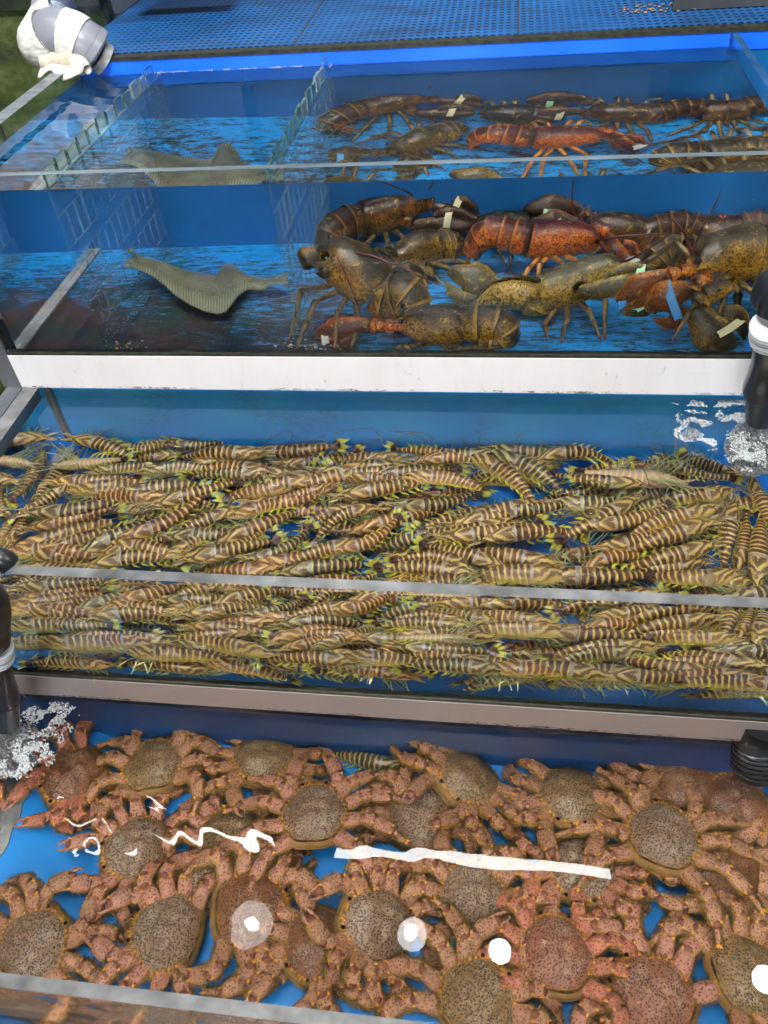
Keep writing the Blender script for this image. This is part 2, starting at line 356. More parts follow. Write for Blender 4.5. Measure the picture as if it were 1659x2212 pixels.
# lower tank
slab('tank_floor', (.03, Y3 + .0155, Z3F - .03), (1.26, -.40, Z3F), mblue('crab_tank_floor', (.006, .24, .68)), 'bright blue floor of the crab tank', 'tank floor')
slab('tank_back_wall', (.02, -.402, Z3F - .03), (1.27, -.39, Z3R - .003), M_shaded, 'shaded blue back wall of the crab tank', 'tank wall')
glass('front_glass', (-.02, Y3, Z3F), (1.28, Y3 + .016, Z3R), 'clear front glass of the crab tank at bottom edge')
glass('side_glass', (.027, Y3 + .0165, Z3F), (.045, -.4025, Z3R), 'clear left side glass of the crab tank')
glass('side_glass', (1.245, Y3 + .0165, Z3F), (1.263, -.4025, Z3R), 'clear right side glass of the crab tank')
slab('seal_strip', (.0455, Y3 + .017, Z3F + .0003), (.066, -.403, Z3F + .004), M_strip, 'pale seal strip along left floor edge of crab tank', 'seal strip')
slab('wall_ledge', (.06, -.414, -.400), (1.24, -.4025, -.394), simple('dusty_navy_ledge', (.03, .09, .20), .4, 0, .5, 14, .3, alt=(.14, .17, .2)), 'dusty navy ledge under grey trim along crab tank wall', 'ledge')
slab('crab_reflection_board', (-.1, Y3 - .25, -.95), (1.5, Y3 - .02, -.62), simple('reflection_brown', (.05, .027, .016), .4, 0, .3, 5), 'brown board added for crab reflections below the crab tank front', 'shelf')  # added board whose brown stands in for reflected crabs
# upper shelf tank and left background
ux = air(124, 35, y=.566)
slab('upper_tank_floor', (-.02, D1 + .019, .2925), (1.75, 1.50, .2985), M_perf, 'perforated blue floor of the upper tank with slot rows', 'tank floor')
for px in ((1120, 60), (640, 88)):
    q = air(*px, z=.2995); slab('floor_seam', (q.x - .0015, D1 + .02, .2987), (q.x + .0015, 1.49, .2993), M_dark, 'dark %s seam between perforated blue sheets' % ('right' if px[0] > 900 else 'left'), 'seam')
slab('tank_back_wall', (-.3, 1.50, .2), (1.8, 1.52, .9), M_dark, 'navy back wall of the upper tank above perforated floor', 'tank wall')
M_acr2 = mglass('bluish_acrylic', 1.08, (.80, .87, .95), .05, .25)
tag(slab('side_glass', (ux.x - .006, D1 + .02, .2995), (ux.x, 1.4, .60), M_acr2), 'bluish side glass of the upper tank behind the pipe', 'glass panel')
slab('dark_box', (.03, .80, .338), (.235, .90, .60), M_dark, 'dark box hanging over the perforated floor at top left', 'box')
t = empty('black_pump_box', (1.06, .665, .2995), 'black pump box on the perforated floor at top right', 'pump box')
slab('housing', (.06, .0, .0), (.42, .22, .16), M_black, parent=t)
slab('base_plate', (.045, -.012, .0), (.44, -.0005, .02), M_dark, parent=t)
mb = MB()
for i in range(60): mb.ball((R.uniform(1.02, 1.15), R.uniform(.64, .70), .301), R.uniform(.001, .004), 1, 1, .5, 6, 4)
tag(mb.build('wet_debris', simple('brown_debris', (.16, .12, .08), .5, 0, .5, 80)), 'brown wet debris beside the black pump box', 'debris', kind='stuff')
t = empty('mossy_wall', (-.3, .86, .1), 'green mossy wall panel behind the wrapped pipe', 'wall')
slab('stone_face', (-1.2, 0, -1.2), (.24, .05, .215), M_moss, parent=t)
slab('dark_ledge', (-1.2, -.012, .218), (.24, .05, .245), simple('dark_ledge_m', (.015, .025, .012), .5, 0, .5, 30), parent=t)
slab('white_panel', (-1.2, .001, .248), (.24, .05, .6), simple('pale_wall_panel', (.45, .46, .48), .5), parent=t)
slab('crack_line', (-.115, -.004, -.9), (-.108, -.0003, .15), M_dark, parent=t)
# ------------------------------------------------------------------ comb dividers in the top tank
def divider(x, label, up_from=.02):
    t = empty('comb_divider', (x, .02, 0), label, 'divider', 'slotted acrylic dividers in the top tank')
    mb = MB(); th = .0022
    y0, y1 = .0, D1 - .024; pitch = .040; zs = [0]
    rows = [(.035, .085), (.105, .155), (.175, .225)]
    ny = int((y1 - y0) / .010)
    def cell(ya, yb, za, zb, mb_): mb_.box((-th, ya, za), (th, yb, zb))
    # solid rails between slot rows, with narrow uprights between the slots
    rails = [(0.001, .035), (.085, .105), (.155, .175), (.225, .2655)]
    for za, zb in rails: cell(y0, y1, za, zb, mb)
    n = int((y1 - y0) / .042)
    for r_, (za, zb) in enumerate(rows):
        for i in range(n):
            ya = y0 + i * .042 + (.012 if r_ % 2 else 0); cell(ya, min(ya + .037, y1), za + .0003, zb - .0003, mb)
    so = mb.build('sheet', [M_comb, M_cut], t, False)
    for p_ in so.data.polygons:
        if abs(p_.normal.x) < .5: p_.material_index = 1
    mb = MB(); i = 0; y = y0
    while y + pitch < y1:
        cell(y, y + pitch - .007, .2705, H1 - .004 + .004 * (i % 2), mb); y += pitch; i += 1
    cell(y0, y1, .2662, .2703, mb)
    mb.build('comb_teeth', M_combt, t, False)
    slab('foot_strip', (-.018, y0, .0006), (.018, y1, .0028), M_comb, parent=t)
divider(XM, 'slotted clear acrylic divider between flounder and lobsters')
divider(XL, 'slotted clear acrylic divider left of the flounder')
# ------------------------------------------------------------------ pipes
def tube(name, pts, r, m, parent=None, seg=20, n=24, up=(0, 0, 1)):
    mb = MB(); P = spline(pts, n); mb.sweep(P, [(a, a) for a in [prof([(i / (len(r) - 1), x) for i, x in enumerate(r)], k / (n - 1))[0] for k in range(n)]] if isinstance(r, list) else [(r, r)] * n, up, seg); return mb.build(name, m, parent)
yp = .52
A = [air(118, 70, y=yp), air(150, 92, y=yp), air(185, 98, y=yp - .02), air(222, 118, y=yp - .06)]
t = empty('wrapped_inlet_pipe', A[0], 'grey inlet pipe wrapped in white tape pouring water at top left', 'pipe')
o0 = A[0]; L = lambda p: V(p) - o0
back = air(118, 20, y=.70)
a0, a1, a2, a3, a4, a5 = [L(air(*q)) for q in ((92, 92, .545), (124, 72, .54), (158, 82, .54), (186, 98, .54), (208, 116, .545), (238, 138, .555))]
tube('pipe_body', [L(back), a0 + V((0, .04, 0)), a0 + V((.002, .01, .0)), a1, a2, a3, a3 * .3 + a4 * .7], .043, M_grey, t)
tube('tape_wrap', [L(back) * .35 + a0 * .65 + V((0, .03, 0)), a0 + V((0, .016, 0)), a0 + V((.004, 0, 0)), a1 + (a0 - a1) * .25], .047, M_tape, t)
tube('tape_wrap', [a1 * .55 + a2 * .45, a2 * .9 + a3 * .1, a2 * .30 + a3 * .70], .0462, M_tape, t)
tube('elbow_socket', [a3 * .9 + a4 * .1, a4 * .75 + a3 * .25, a4], [.045, .046, .0415], M_grey, t)
tube('nozzle', [a4 * .9 + a5 * .1, a4 * .35 + a5 * .65], [.030, .030], simple('stained_grey_pipe', (.30, .31, .30), .4, 0, .4, 60, .2), t)
tube('tape_roll', [L(air(95, 130, y=.51)), L(air(130, 134, y=.505)), L(air(170, 140, y=.49)), L(air(190, 150, y=.475))], [.016, .018, .017, .008], M_stain, t)
mb = MB(); fl = spline([L(air(88, 152, y=.50)), L(air(110, 140, y=.49)), L(air(140, 150, y=.475)), L(air(180, 146, y=.465))], 12)
mb.sweep(fl, [(.018 + .006 * math.sin(i), .0015) for i in range(12)], (0, -.5, 1), 8); mb.build('tape_flap', M_tape, t)
tube('steel_band', [L(air(70, 40, y=.6)), L(air(80, 12, y=.6)), L(air(100, 8, y=.62)), L(air(116, 22, y=.63))], .004, simple('dull_wire', (.35, .36, .33), .4), t)
# stream of water out of it
mb = MB(); e0 = air(228, 132, y=.47); mb.sweep(spline([e0, e0 + V((.018, -.02, -.018)), e0 + V((.03, -.035, -.05))], 8), [(.016, .004), (.015, .004), (.014, .004), (.014, .005), (.015, .005), (.017, .006), (.02, .006), (.022, .006)], (0, 0, 1), 8)
# black nozzle, right, into the prawn tank
P = [air(1722, 610, y=-.06), air(1698, 650, y=-.10), air(1670, 715, y=-.115), air(1664, 775, y=-.10), air(1654, 840, y=-.075), air(1646, 900, y=-.055)]
t = empty('black_outlet_pipe', P[0], 'black outlet pipe with white ring at right edge above foam', 'pipe', 'black outlet pipes'); q = [p - P[0] for p in P]
tube('pipe_elbow', [q[0] + V((.30, .10, .03)), q[0], q[1], q[1] * .4 + q[2] * .6], [.029, .031, .031, .027], M_black, t)
for k in range(4):
    c0 = q[2] + (q[3] - q[2]) * (k * .13 - .2); tube('ring', [c0, c0 + (q[3] - q[2]) * .09], .0285 - .001 * (k % 2), M_ring, t, n=4)
tube('pipe_body', [q[2], q[3], q[4]], [.021, .023, .030], M_black, t)
tube('nozzle', [q[4], q[5]], [.026, .023], M_black, t)
# black nozzle, left, into the crab tank
P = [air(-36, 1300, y=-.475), air(-22, 1365, y=-.48), air(-8, 1410, y=-.485), air(0, 1460, y=-.49), air(8, 1510, y=-.49), air(14, 1562, y=-.49)]
t = empty('black_outlet_pipe', P[0], 'black outlet pipe with white ring at left edge above the crabs', 'pipe', 'black outlet pipes'); q = [p - P[0] for p in P]
tube('pipe_elbow', [q[0] + V((-.02, .0, .06)), q[0], q[1], q[1] * .4 + q[2] * .6], [.026, .030, .026, .022], M_black, t)
for k in range(4):
    c0 = q[2] + (q[3] - q[2]) * (k * .13 - .2); tube('ring', [c0, c0 + (q[3] - q[2]) * .09], .0235 - .001 * (k % 2), M_ring, t, n=4)
tube('pipe_body', [q[2], q[3], q[4]], [.017, .018, .023], M_black, t)
tube('nozzle', [q[4], q[5]], [.022, .019], M_black, t)
p = air(-6, 1205, y=-.455); tag(tube('black_hose_end', [p + V((-.06, 0, .01)), p, p + V((.012, 0, -.012))], .014, M_black), 'black hose end at left rim of the prawn tank', 'hose')
# slotted strainer, right, in the crab tank
pa = top(1632, 1600, WL3, WL3 - .001); pb = pa + V((-.0, -.03, -.055)); t = empty('slotted_strainer', pa, 'black slotted strainer cap hanging at right of the crab tank', 'strainer')
mb = MB(); ax = (pb - pa).normalized(); mb.sweep([V((0, 0, .05)), V((0, 0, .0))] + [(pb - pa) * (i / 5) for i in range(1, 6)] + [(pb - pa) * 1.06], [(.030, .030)] * 7 + [(.022, .022)], (0, 1, 0), 24); mb.build('strainer_cap', M_black, t)
mb = MB()
for k in range(6):
    c0 = (pb - pa) * (.1 + .14 * k)
    mb.sweep([c0, c0 + (pb - pa) * .06], [(.0315, .0315)] * 2, (0, 1, 0), 24)
mb.build('ribs', simple('worn_black_ribs', (.05, .055, .06), .25), t)
# ------------------------------------------------------------------ foam and bubbles
M_foam = NT('foam_bubbles'); M_foam.set(Roughness=.15, Base_Color=(.82, .86, .88, 1)); M_foam.b.inputs['Transmission Weight'].default_value = .62; M_foam.b.inputs['IOR'].default_value = 1.2; M_foam = M_foam.mat
def foam(name, label, blobs, wl, n, rmin=.0006, rmax=.0024):
    mb = MB()
    for i in range(n):
        cx, cy_, rx, ry = R.choice(blobs); a = R.uniform(0, 6.28); q = R.random() ** .7
        x = cx + rx * q * math.cos(a); y = cy_ + ry * q * math.sin(a)
        if noise.noise(V((x * 45, y * 45, 0))) < -.06 + .25 * R.random() - .12: continue
        mb.ball((x, y, wl + .0002), R.uniform(rmin, rmax) * (1 if R.random() < .93 else 1.8), 1, 1, .75, 7, 4)
    return tag(mb.build(name, M_foam), label, 'foam', kind='stuff')
fr = lambda u, v, rx, ry: (*top(u, v, WL2, WL2 - 1e-4).xy, rx, ry)
foam('foam', 'white foam where the black pipe pours into the prawn tank', [fr(1500, 905, .028, .022), fr(1488, 938, .022, .02), fr(1530, 960, .018, .014), fr(1620, 940, .035, .05), fr(1612, 985, .03, .035), fr(1580, 872, .09, .010), fr(1590, 900, .03, .02)], WL2, 6500, .0004, .0014)
f3 = lambda u, v, rx, ry: (*top(u, v, WL3, WL3 - 1e-4).xy, rx, ry)
foam('foam', 'foam under the black pipe at the left of the crab tank', [f3(60, 1600, .05, .04), f3(110, 1540, .05, .02), f3(28, 1660, .025, .022), f3(90, 1580, .05, .05), f3(60, 1640, .045, .03)], WL3, 3600, .0005, .0017)
foam('waterline_foam', 'thin white foam line along the blue rim', [(x, D1 - .004, .05, .003) for x in (.2, .28, .36, .43)], WL1, 300, .0005, .0012)
def plume(label, c, rad, dep, n, tilt):
    mb = MB()
    for i in range(n):
        t_ = R.random() ** .8; a = R.uniform(0, 6.28); q = R.random() ** .5 * rad * (.55 + .6 * math.sin(3 * t_))
        mb.ball((c[0] + q * math.cos(a) + tilt[0] * t_, c[1] + q * math.sin(a) + tilt[1] * t_, c[2] - .002 - dep * t_), R.uniform(.0007, .0021), 1, 1, 1, 5, 4)
    t = NT('air_bubbles'); t.set(Roughness=.2, Base_Color=(.85, .88, .90, 1)); t.b.inputs['Transmission Weight'].default_value = .3; t.b.inputs['IOR'].default_value = 1.15
    return tag(mb.build('bubble_plume', t.mat), label, 'bubbles', kind='stuff')
c2 = top(1628, 925, WL2, WL2 - 1e-4); plume('plume of tiny bubbles under the right black pipe', c2, .034, .080, 5200, (.0, -.035))
c3 = top(18, 1600, WL3, WL3 - 1e-4); c3.x = max(c3.x, .08); plume('plume of tiny bubbles under the left black pipe', c3, .040, .05, 3200, (.0, -.01))
M_bub = mglass('bubble_film', 1.12)
BUB = [(1347, 1000, .0075, 'bubble over prawns near the foam, upper right'), (1183, 1055, .008, 'bubble beside the upside down pale prawn tail'), (1278, 1107, .0105, 'largest bubble, over prawns right of centre'), (874, 1052, .0055, 'bubble over prawns at the middle of the tank'),
       (1535, 1252, .0095, 'bubble just behind the wet grey rim at right'), (1384, 910, .0095, 'lower of two bubbles against the blue back wall'), (1378, 884, .007, 'upper of two bubbles against the blue back wall'), (1119, 935, .004, 'tiny bubble over blank blue wall'), (1492, 938, .014, 'big bubble inside the foam patch')]
for u, v, r_, lb in BUB:
    p = top(u, v, WL2, WL2 - 1e-4); mb = MB(); mb.ball((0, 0, 0), r_, 1, 1, .6, 20, 9, 0, True)
    n = len(mb.v); mb.sweep([V((r_ * math.cos(a * .3142), r_ * math.sin(a * .3142), 0)) for a in range(21)], [(.0006, .0006)] * 21, (0, 0, 1), 6)
    o = mb.build('bubble', M_bub); o.location = (p.x, p.y, WL2 + .0004); tag(o, 'round ' + lb, 'bubble', 'round bubbles floating over the prawns')
for u, v, r_, lb in ((28, 1655, .010, 'bubble in left foam of the crab tank'), (155, 1520, .008, 'bubble under the grey trim at left'), (232, 1545, .004, 'small lone bubble under grey trim')):
    p = top(u, v, WL3, WL3 - 1e-4); mb = MB(); mb.ball((0, 0, 0), r_, 1, 1, .6, 20, 9, 0, True)
    o = mb.build('bubble', M_bub); o.location = (max(p.x, .055), p.y, WL3 + .0004); tag(o, 'round ' + lb, 'bubble', 'bubbles floating over the crabs')
# ------------------------------------------------------------------ prawns
def mprawn(name, b1, b2, cream, belly=False):
    t = NT(name); t.set(Roughness=.30); t.b.inputs['Specular IOR Level'].default_value = .6
    u = t.uv(); nz = t.noise(60, 2); n2 = t.noise(28, 3, t.coord(), .6, .8)
    x = t.math('ADD', t.math('MULTIPLY', u[0], 16.5), t.math('MULTIPLY', nz, .85)); x = t.math('ADD', x, t.math('MULTIPLY', t.math('MULTIPLY', u[1], u[1]), -.55))
    x = t.math('ADD', x, t.math('MULTIPLY', t.rand(), .6))
    fr_ = t.math('FRACT', x)
    dark = t.mix(t.rand(), b1, b2)
    band = t.ramp(fr_, [(0, 1.), (.54, 1.), (.60, .05), (.84, .0), (.90, .6), (1., 1.)])
    xc = t.math('ADD', t.math('MULTIPLY', u[0], 5.), t.math('MULTIPLY', n2, 3.0)); xc = t.math('ADD', xc, t.math('MULTIPLY', u[1], 3.2))
    bc = t.ramp(t.math('FRACT', xc), [(0, 1.), (.45, .85), (.55, .1), (.88, .15), (1., 1.)])
    isc = t.ramp(u[0], [(.625, 0.), (.632, 1.)])
    k = t.mix(isc, band, bc); amb = t.ramp(t.noise(75, 3, t.coord(), .7), [(.42, 0.), (.62, 1.)]); dk2 = t.mix(t.math('MULTIPLY', amb, .28), dark, (.36, .17, .045)); cr2 = t.mix(t.math('MULTIPLY', t.noise(130, 2), .35), cream, (.40, .26, .10)); c_ = t.mix(k, cr2, dk2)
    sad = t.ramp(u[0], [(.600, 0.), (.607, 1.), (.628, 1.), (.636, 0.)]); c_ = t.mix(t.math('MULTIPLY', sad, .8), c_, (.46, .44, .40))
    vb = t.ramp(u[1], [(.45, 0.), (.72, .25 if belly else .75), (1., .4 if belly else 1.)]); c_ = t.mix(vb, c_, tuple(min(1, q * 1.05) for q in cream))
    if belly: c_ = t.mix(.25, c_, (.70, .52, .26))
    sp = t.ramp(t.noise(700, 1), [(.35, 0.), (.65, 1.)]); c_ = t.mix(t.math('MULTIPLY', sp, .22), c_, (.05, .03, .015))
    t.col(c_); t.bump(t.noise(240, 2), .12, .0006); t.set(Subsurface_Weight=.0); return t.mat
MP = [mprawn('prawn_shell_brown', (.115, .042, .013), (.065, .026, .011), (.86, .64, .20)), mprawn('prawn_shell_dark', (.050, .030, .013), (.036, .026, .013), (.72, .62, .24)),
      mprawn('prawn_shell_red', (.17, .050, .016), (.10, .034, .014), (.88, .60, .19)), mprawn('prawn_shell_pale', (.40, .20, .11), (.36, .18, .09), (.86, .70, .40), True)]
def mfan():
    t = NT('prawn_tail_fan'); t.set(Roughness=.3); u = t.uv()
    n = t.math('ADD', u[0], t.math('MULTIPLY', t.math('SUBTRACT', t.noise(90, 2), .5), .16))
    t.col(t.ramp(n, [(.02, (.45, .38, .24)), (.14, (.06, .025, .02)), (.48, (.05, .022, .022)), (.56, (.42, .40, .04)), (.78, (.58, .56, .05)), (.88, (.16, .42, .42)), (.97, (.12, .34, .62)), (1., (.4, .5, .6))])); return t.mat
M_fan = mfan()
M_yel = simple('yellow_swimmeret', (.66, .66, .07), .4, 0, .25, 60, 0)
M_leg = simple('pale_yellow_leg', (.52, .50, .12), .4, 0, .3, 60, 0, alt=(.34, .44, .24))
M_ant = simple('red_antenna', (.14, .05, .03), .5, 0, .4, 60, 0)
M_eye = simple('amber_eye', (.05, .03, .015), .12, 0, .2, 60, 0)
M_ros = simple('rostrum_cream_spots', (.50, .40, .20), .5, 0, .6, 300, 0)
PL = .163; SHORT = {}
PK = [(t_, a_ * 1.24, b_ * 1.20) for t_, a_, b_ in [(0, .0030, .0036), (.06, .0044, .0054), (.2, .0066, .0084), (.35, .0088, .0108), (.5, .0102, .0120), (.62, .0108, .0124), (.75, .0104, .0120), (.86, .0076, .0092), (.93, .0042, .0056), (.965, .0016, .0026), (1, .0004, .0005)]]
def prawn_meshes(bend, droop, seed, lg=.8):
    r = random.Random(seed); N = 40
    def P(t): s = (t - .55); return V(((t - .5) * PL * .86 + PL * .06, bend * s * s * PL, -droop * max(0, .45 - t) ** 1.6 * PL + .006 * max(0, t - .85) * 0))
    ts = [i / (N - 1) for i in range(N)]; edges = [.09, .17, .25, .34, .43, .52, .62]
    rad = []
    for t in ts:
        a, b = prof(PK, t); k = 1
        if t < .62:
            prev = max([e for e in [0] + edges if e <= t]); nxt = min([e for e in edges if e > t] or [.62]); k = 1 + .07 * (1 - (t - prev) / (nxt - prev))
        rad.append((a * k, b * k))
    mb = MB(); mb.sweep([P(t) for t in ts], rad, seg=14, power=.9)
    out = {'body': mb.mesh('body', MP[0])}
    mb = MB(); p0 = P(0); d0 = (P(0) - P(.08)).normalized(); 
    for k, (an, L_, w_) in enumerate(((0, .020, .0022), (.30, .027, .0046), (-.30, .027, .0046), (.66, .025, .0042), (-.66, .027, .0052))):
        d = d0.copy(); d.rotate(Matrix.Rotation(an, 3, 'Z')); s_ = V((0, 0, 1)).cross(d)
        mb.blade(p0 - d * .003 + V((0, 0, .0007 * k)), d + V((0, 0, r.uniform(.05, .22))), s_, L_ * 1.25, w_ * 1.25, .0007)
    out['tail_fan'] = mb.mesh('tail_fan', M_fan)
    mb = MB()
    for t in (.14, .22, .30, .39, .48):
        for s in (-1, 1):
            q = P(t); a, b = prof(PK, t); q = q + V((0, s * a * .75, -b * .55)); d = V((-.5 + r.uniform(-.3, .3), s * 1.0, -.35 + r.uniform(-.1, .2)))
            mb.sweep([q, q + d.normalized() * .007 * lg, q + (d.normalized() + V((-.5, 0, 0))) * .0135 * lg], [(.0020, .0009), (.0023, .0009), (.0007, .0004)], seg=6)
    out['swimmerets'] = mb.mesh('swimmerets', M_yel)
    mb = MB()
    for i in range(5):
        for s in (-1, 1):
            a, b = prof(PK, .60 + .055 * i); q = P(.60 + .055 * i) + V((0, s * a * .5, -b * .78)); f = V((.6 + .25 * r.random(), s * r.uniform(.4, 1), -.15 if lg < 1.2 else -.5)).normalized(); g = V((r.uniform(-.2, 1), s * r.uniform(0, .8), -.3)).normalized()
            mb.sweep([q, q + f * .014 * lg, q + f * .014 * lg + g * .014 * lg, q + f * .016 * lg + g * .026 * lg], [.0014, .0012, .0009, .0005], seg=5)
    out['walking_legs'] = mb.mesh('walking_legs', M_leg)
    mb = MB(); h = P(.92)
    for s in (-1, 1):
        mb.blade(h + V((-.004, s * .003, .000)), V((1, s * .18, -.02)), V((0, 1, 0)), .024, .0030, .0006)
        a_ = r.uniform(.3, 1.3); mb.sweep(spline([h + V((.004, s * .003, 0)), h + V((.03, s * .012, .006)), h + V((.03, s * (.03 + .03 * a_), .004)), h + V((-.03 * a_, s * .07, -.002))], 10), [.0005] * 10, seg=4, m=1)
        mb.sweep([h + V((.002, s * .0015, .002)), h + V((.022, s * .005, .004))], [.0007, .0003], seg=4)
    out['antennae'] = mb.mesh('antennae', [M_ros, M_ant])
    SHORT[out['antennae'].name] = None
    mb = MB()
    for s in (-1, 1):
        mb.blade(h + V((-.004, s * .003, .000)), V((1, s * .18, -.02)), V((0, 1, 0)), .024, .0030, .0006); mb.sweep([h + V((.002, s * .0015, .002)), h + V((.022, s * .005, .004))], [.0007, .0003], seg=4)
    SHORT[out['antennae'].name] = mb.mesh('antennae', [M_ros, M_ant])
    for s in (-1, 1):
        mb = MB(); mb.ball(h + V((-.004, s * .0052, .0028)), .0023, 1, 1, 1, 8, 6); out['eye', s] = mb.mesh('eye', M_eye)
    return out
PV = [prawn_meshes(b, d, i) for i, (b, d) in enumerate(((0, .25), (.32, .3), (-.32, .25), (.12, .5), (-.14, .1), (.6, .35), (-.6, .3)))]
PV.append(prawn_meshes(.1, .1, 77, 1.7))
def add_prawn(head, tail, roll, variant, mat_, scale=1.0, up=V((0, 0, 1))):
    head, tail = V(head), V(tail); X = (head - tail).normalized(); Yv = up.cross(X).normalized(); Z = X.cross(Yv)
    m = Matrix((X, Yv, Z)).transposed() @ Matrix.Rotation(roll, 3, 'X')
    e = bpy.data.objects.new('prawn', None); e.empty_display_size = .02; C.objects.link(e)
    e.matrix_world = Matrix.LocRotScale((head + tail) / 2, m.to_quaternion(), V((scale,) * 3))
    for k, me in PV[variant].items():
        nm = k if isinstance(k, str) else k[0]
        if nm == 'antennae' and min(head.y, tail.y) < Y2 + .11: me = SHORT[me.name]
        c_ = ob(nm, me, e)
        if nm == 'body': c_.material_slots[0].link = 'OBJECT'; c_.material_slots[0].material = mat_
    return e
# traced in the photograph: (crop, head x, head y, tail x, tail y, flags)   d dark, r reddish, u upside down, t on top
CR = {'1': (0, 918, .2604), '2': (405, 918, .2604), '3': (810, 945, .2604), '4': (1226.9, 972, .2604)}
TR = """1 560 130 1290 350 t|1 300 555 1285 515 t|1 480 390 1100 370 tu|1 150 830 1200 720 td|1 500 660 1500 540|1 90 1130 1080 820 t|1 330 1180 1110 910|1 620 1190 1500 800 d|1 960 1110 1870 700 r|1 1230 780 2100 540|1 950 690 1835 545 d
1 870 190 1480 150|1 900 270 1480 245|1 1350 190 1960 170 d|1 650 210 180 750 d|1 540 640 330 790|1 60 1080 300 640|1 220 950 1050 780 r|1 850 1180 1460 1050 r|1 2050 760 1290 1080|1 1380 1220 1980 880|1 850 480 1300 420 d|1 1150 480 1900 400 d
2 880 480 -90 360 tr|2 760 340 -150 310|2 410 200 1350 230 t|2 700 370 1480 240|2 1830 340 1030 330 t|2 1600 380 680 690 t|2 1150 520 290 700|2 345 875 1050 660 r|2 150 1130 1100 740|2 -60 1230 840 1040|2 150 1270 760 950|2 480 1260 1140 1030 d|2 1500 1020 700 1240 t|2 1180 1190 1880 960 r
3 -265 866 640 640 r|3 1130 550 250 800 t|2 1170 720 2155 524|2 1280 530 2000 560|2 1280 600 650 760 r|2 1380 720 780 1000|2 1580 750 990 960
3 850 260 110 130 t|3 -100 390 750 320 td|3 210 410 1000 470 r|3 60 680 980 500 d|3 710 150 1540 640 t|3 830 160 1800 230 d|3 930 200 1700 540 d|3 1430 600 540 800 t|3 470 930 1460 800 t|3 600 830 1420 690|3 820 950 1750 820|3 1120 1190 350 950|3 1600 1150 560 980 t|3 850 1190 180 1000|3 1659 1230 600 1190 t
4 600 450 -110 850 t|4 1260 540 370 760 t|4 200 950 940 760|4 1230 860 370 1080 t|4 1210 690 330 970|4 20 1080 750 850 r|4 -350 1100 840 1120 t|4 1440 1140 560 1150 t|4 1160 1010 400 1100|4 1350 450 1250 1060 t|4 1390 1080 1490 560|4 1540 1250 1570 540 t|4 1500 380 1680 760|4 1040 350 -40 240 tu|4 -300 140 420 80|4 1250 120 530 50 d|4 700 180 1350 400 d|4 1400 420 580 540|4 1500 330 900 80 d|4 640 400 -200 330|4 700 230 -100 190 r"""
FT = {'a': (0, 1269, .3255), 'b': (486, 1296, .3255), 'c': (1026, 1296, .3815)}
FR = """a 60 300 860 370 t|a 190 510 1090 490 t|a 800 575 1600 600|a 1880 590 1150 430 t|b 940 560 230 540|b 590 470 1080 300 d|b 300 420 960 280 r|b 400 480 850 360 r|b 1760 560 1100 480|b 1620 420 1130 400 u|c 840 560 0 450 t|c 1060 370 330 390 t|c 640 540 1100 600|c 1760 620 1060 560 t|c 1400 540 700 430 t|c 1640 520 970 400|c 1900 520 1450 470|c 1500 370 1060 340|a 300 380 820 420 d"""
ZF = Z2F + .0005; CW = .006; HG = {}
def hcell(x, y): return (int(math.floor(x / CW)), int(math.floor(y / CW)))
def hat(x, y): return HG.get(hcell(x, y), 0.0)
PR = []
def settle(hx, hy, tx, ty, roll, var, mat_, scale, cap=.05, buried=False, flags=''):
    n = 13; best = None
    lx = math.hypot(tx - hx, ty - hy)
    sup = []
    for i in range(n):
        t = i / (n - 1); x = lerp(tx, hx, t); y = lerp(ty, hy, t); a, b = prof(PK, min(.9, t)); sup.append((t, max(hat(x + .0, y), hat(x + .005, y), hat(x - .005, y)), b))
    # lowest straight line over the supports, softened: bodies bend and nestle a little
    best = (1e9, 0, 0)
    for z0 in [k * .004 for k in range(0, 14)]:
        for z1 in [k * .004 for k in range(0, 14)]:
            pen = 0
            for t, h, b in sup:
                g = h - (lerp(z0, z1, t) + .012 - b * .86)
                if g > 0: pen += g * 5
            cst = z0 + z1 + pen * 1.15 + abs(z0 - z1) * .35
            if cst < best[0]: best = (cst, z0, z1)
    z0, z1 = min(best[1], cap), min(best[2], cap)
    for i in range(28):
        t = i / 27; x = lerp(tx, hx, t); y = lerp(ty, hy, t); a, b = prof(PK, min(.93, max(.04, t))); zt = lerp(z0, z1, t) + .012 + b * .8
        k = int(a / CW) + 1; cx, cy_ = hcell(x, y)
        for dx in range(-k, k + 1):
            for dy in range(-k, k + 1):
                if (dx * dx + dy * dy) * CW * CW <= a * a * 1.3: HG[(cx + dx, cy_ + dy)] = max(HG.get((cx + dx, cy_ + dy), 0), zt)
    o = add_prawn((hx, hy, ZF + z1 + .012), (tx, ty, ZF + z0 + .012), roll, var, mat_, scale)
    PR.append((o, (hx, hy), (tx, ty), buried, flags))
def clampx(x, y): return (min(max(x, .040), 1.285), min(max(y, Y2 + .025), .006))
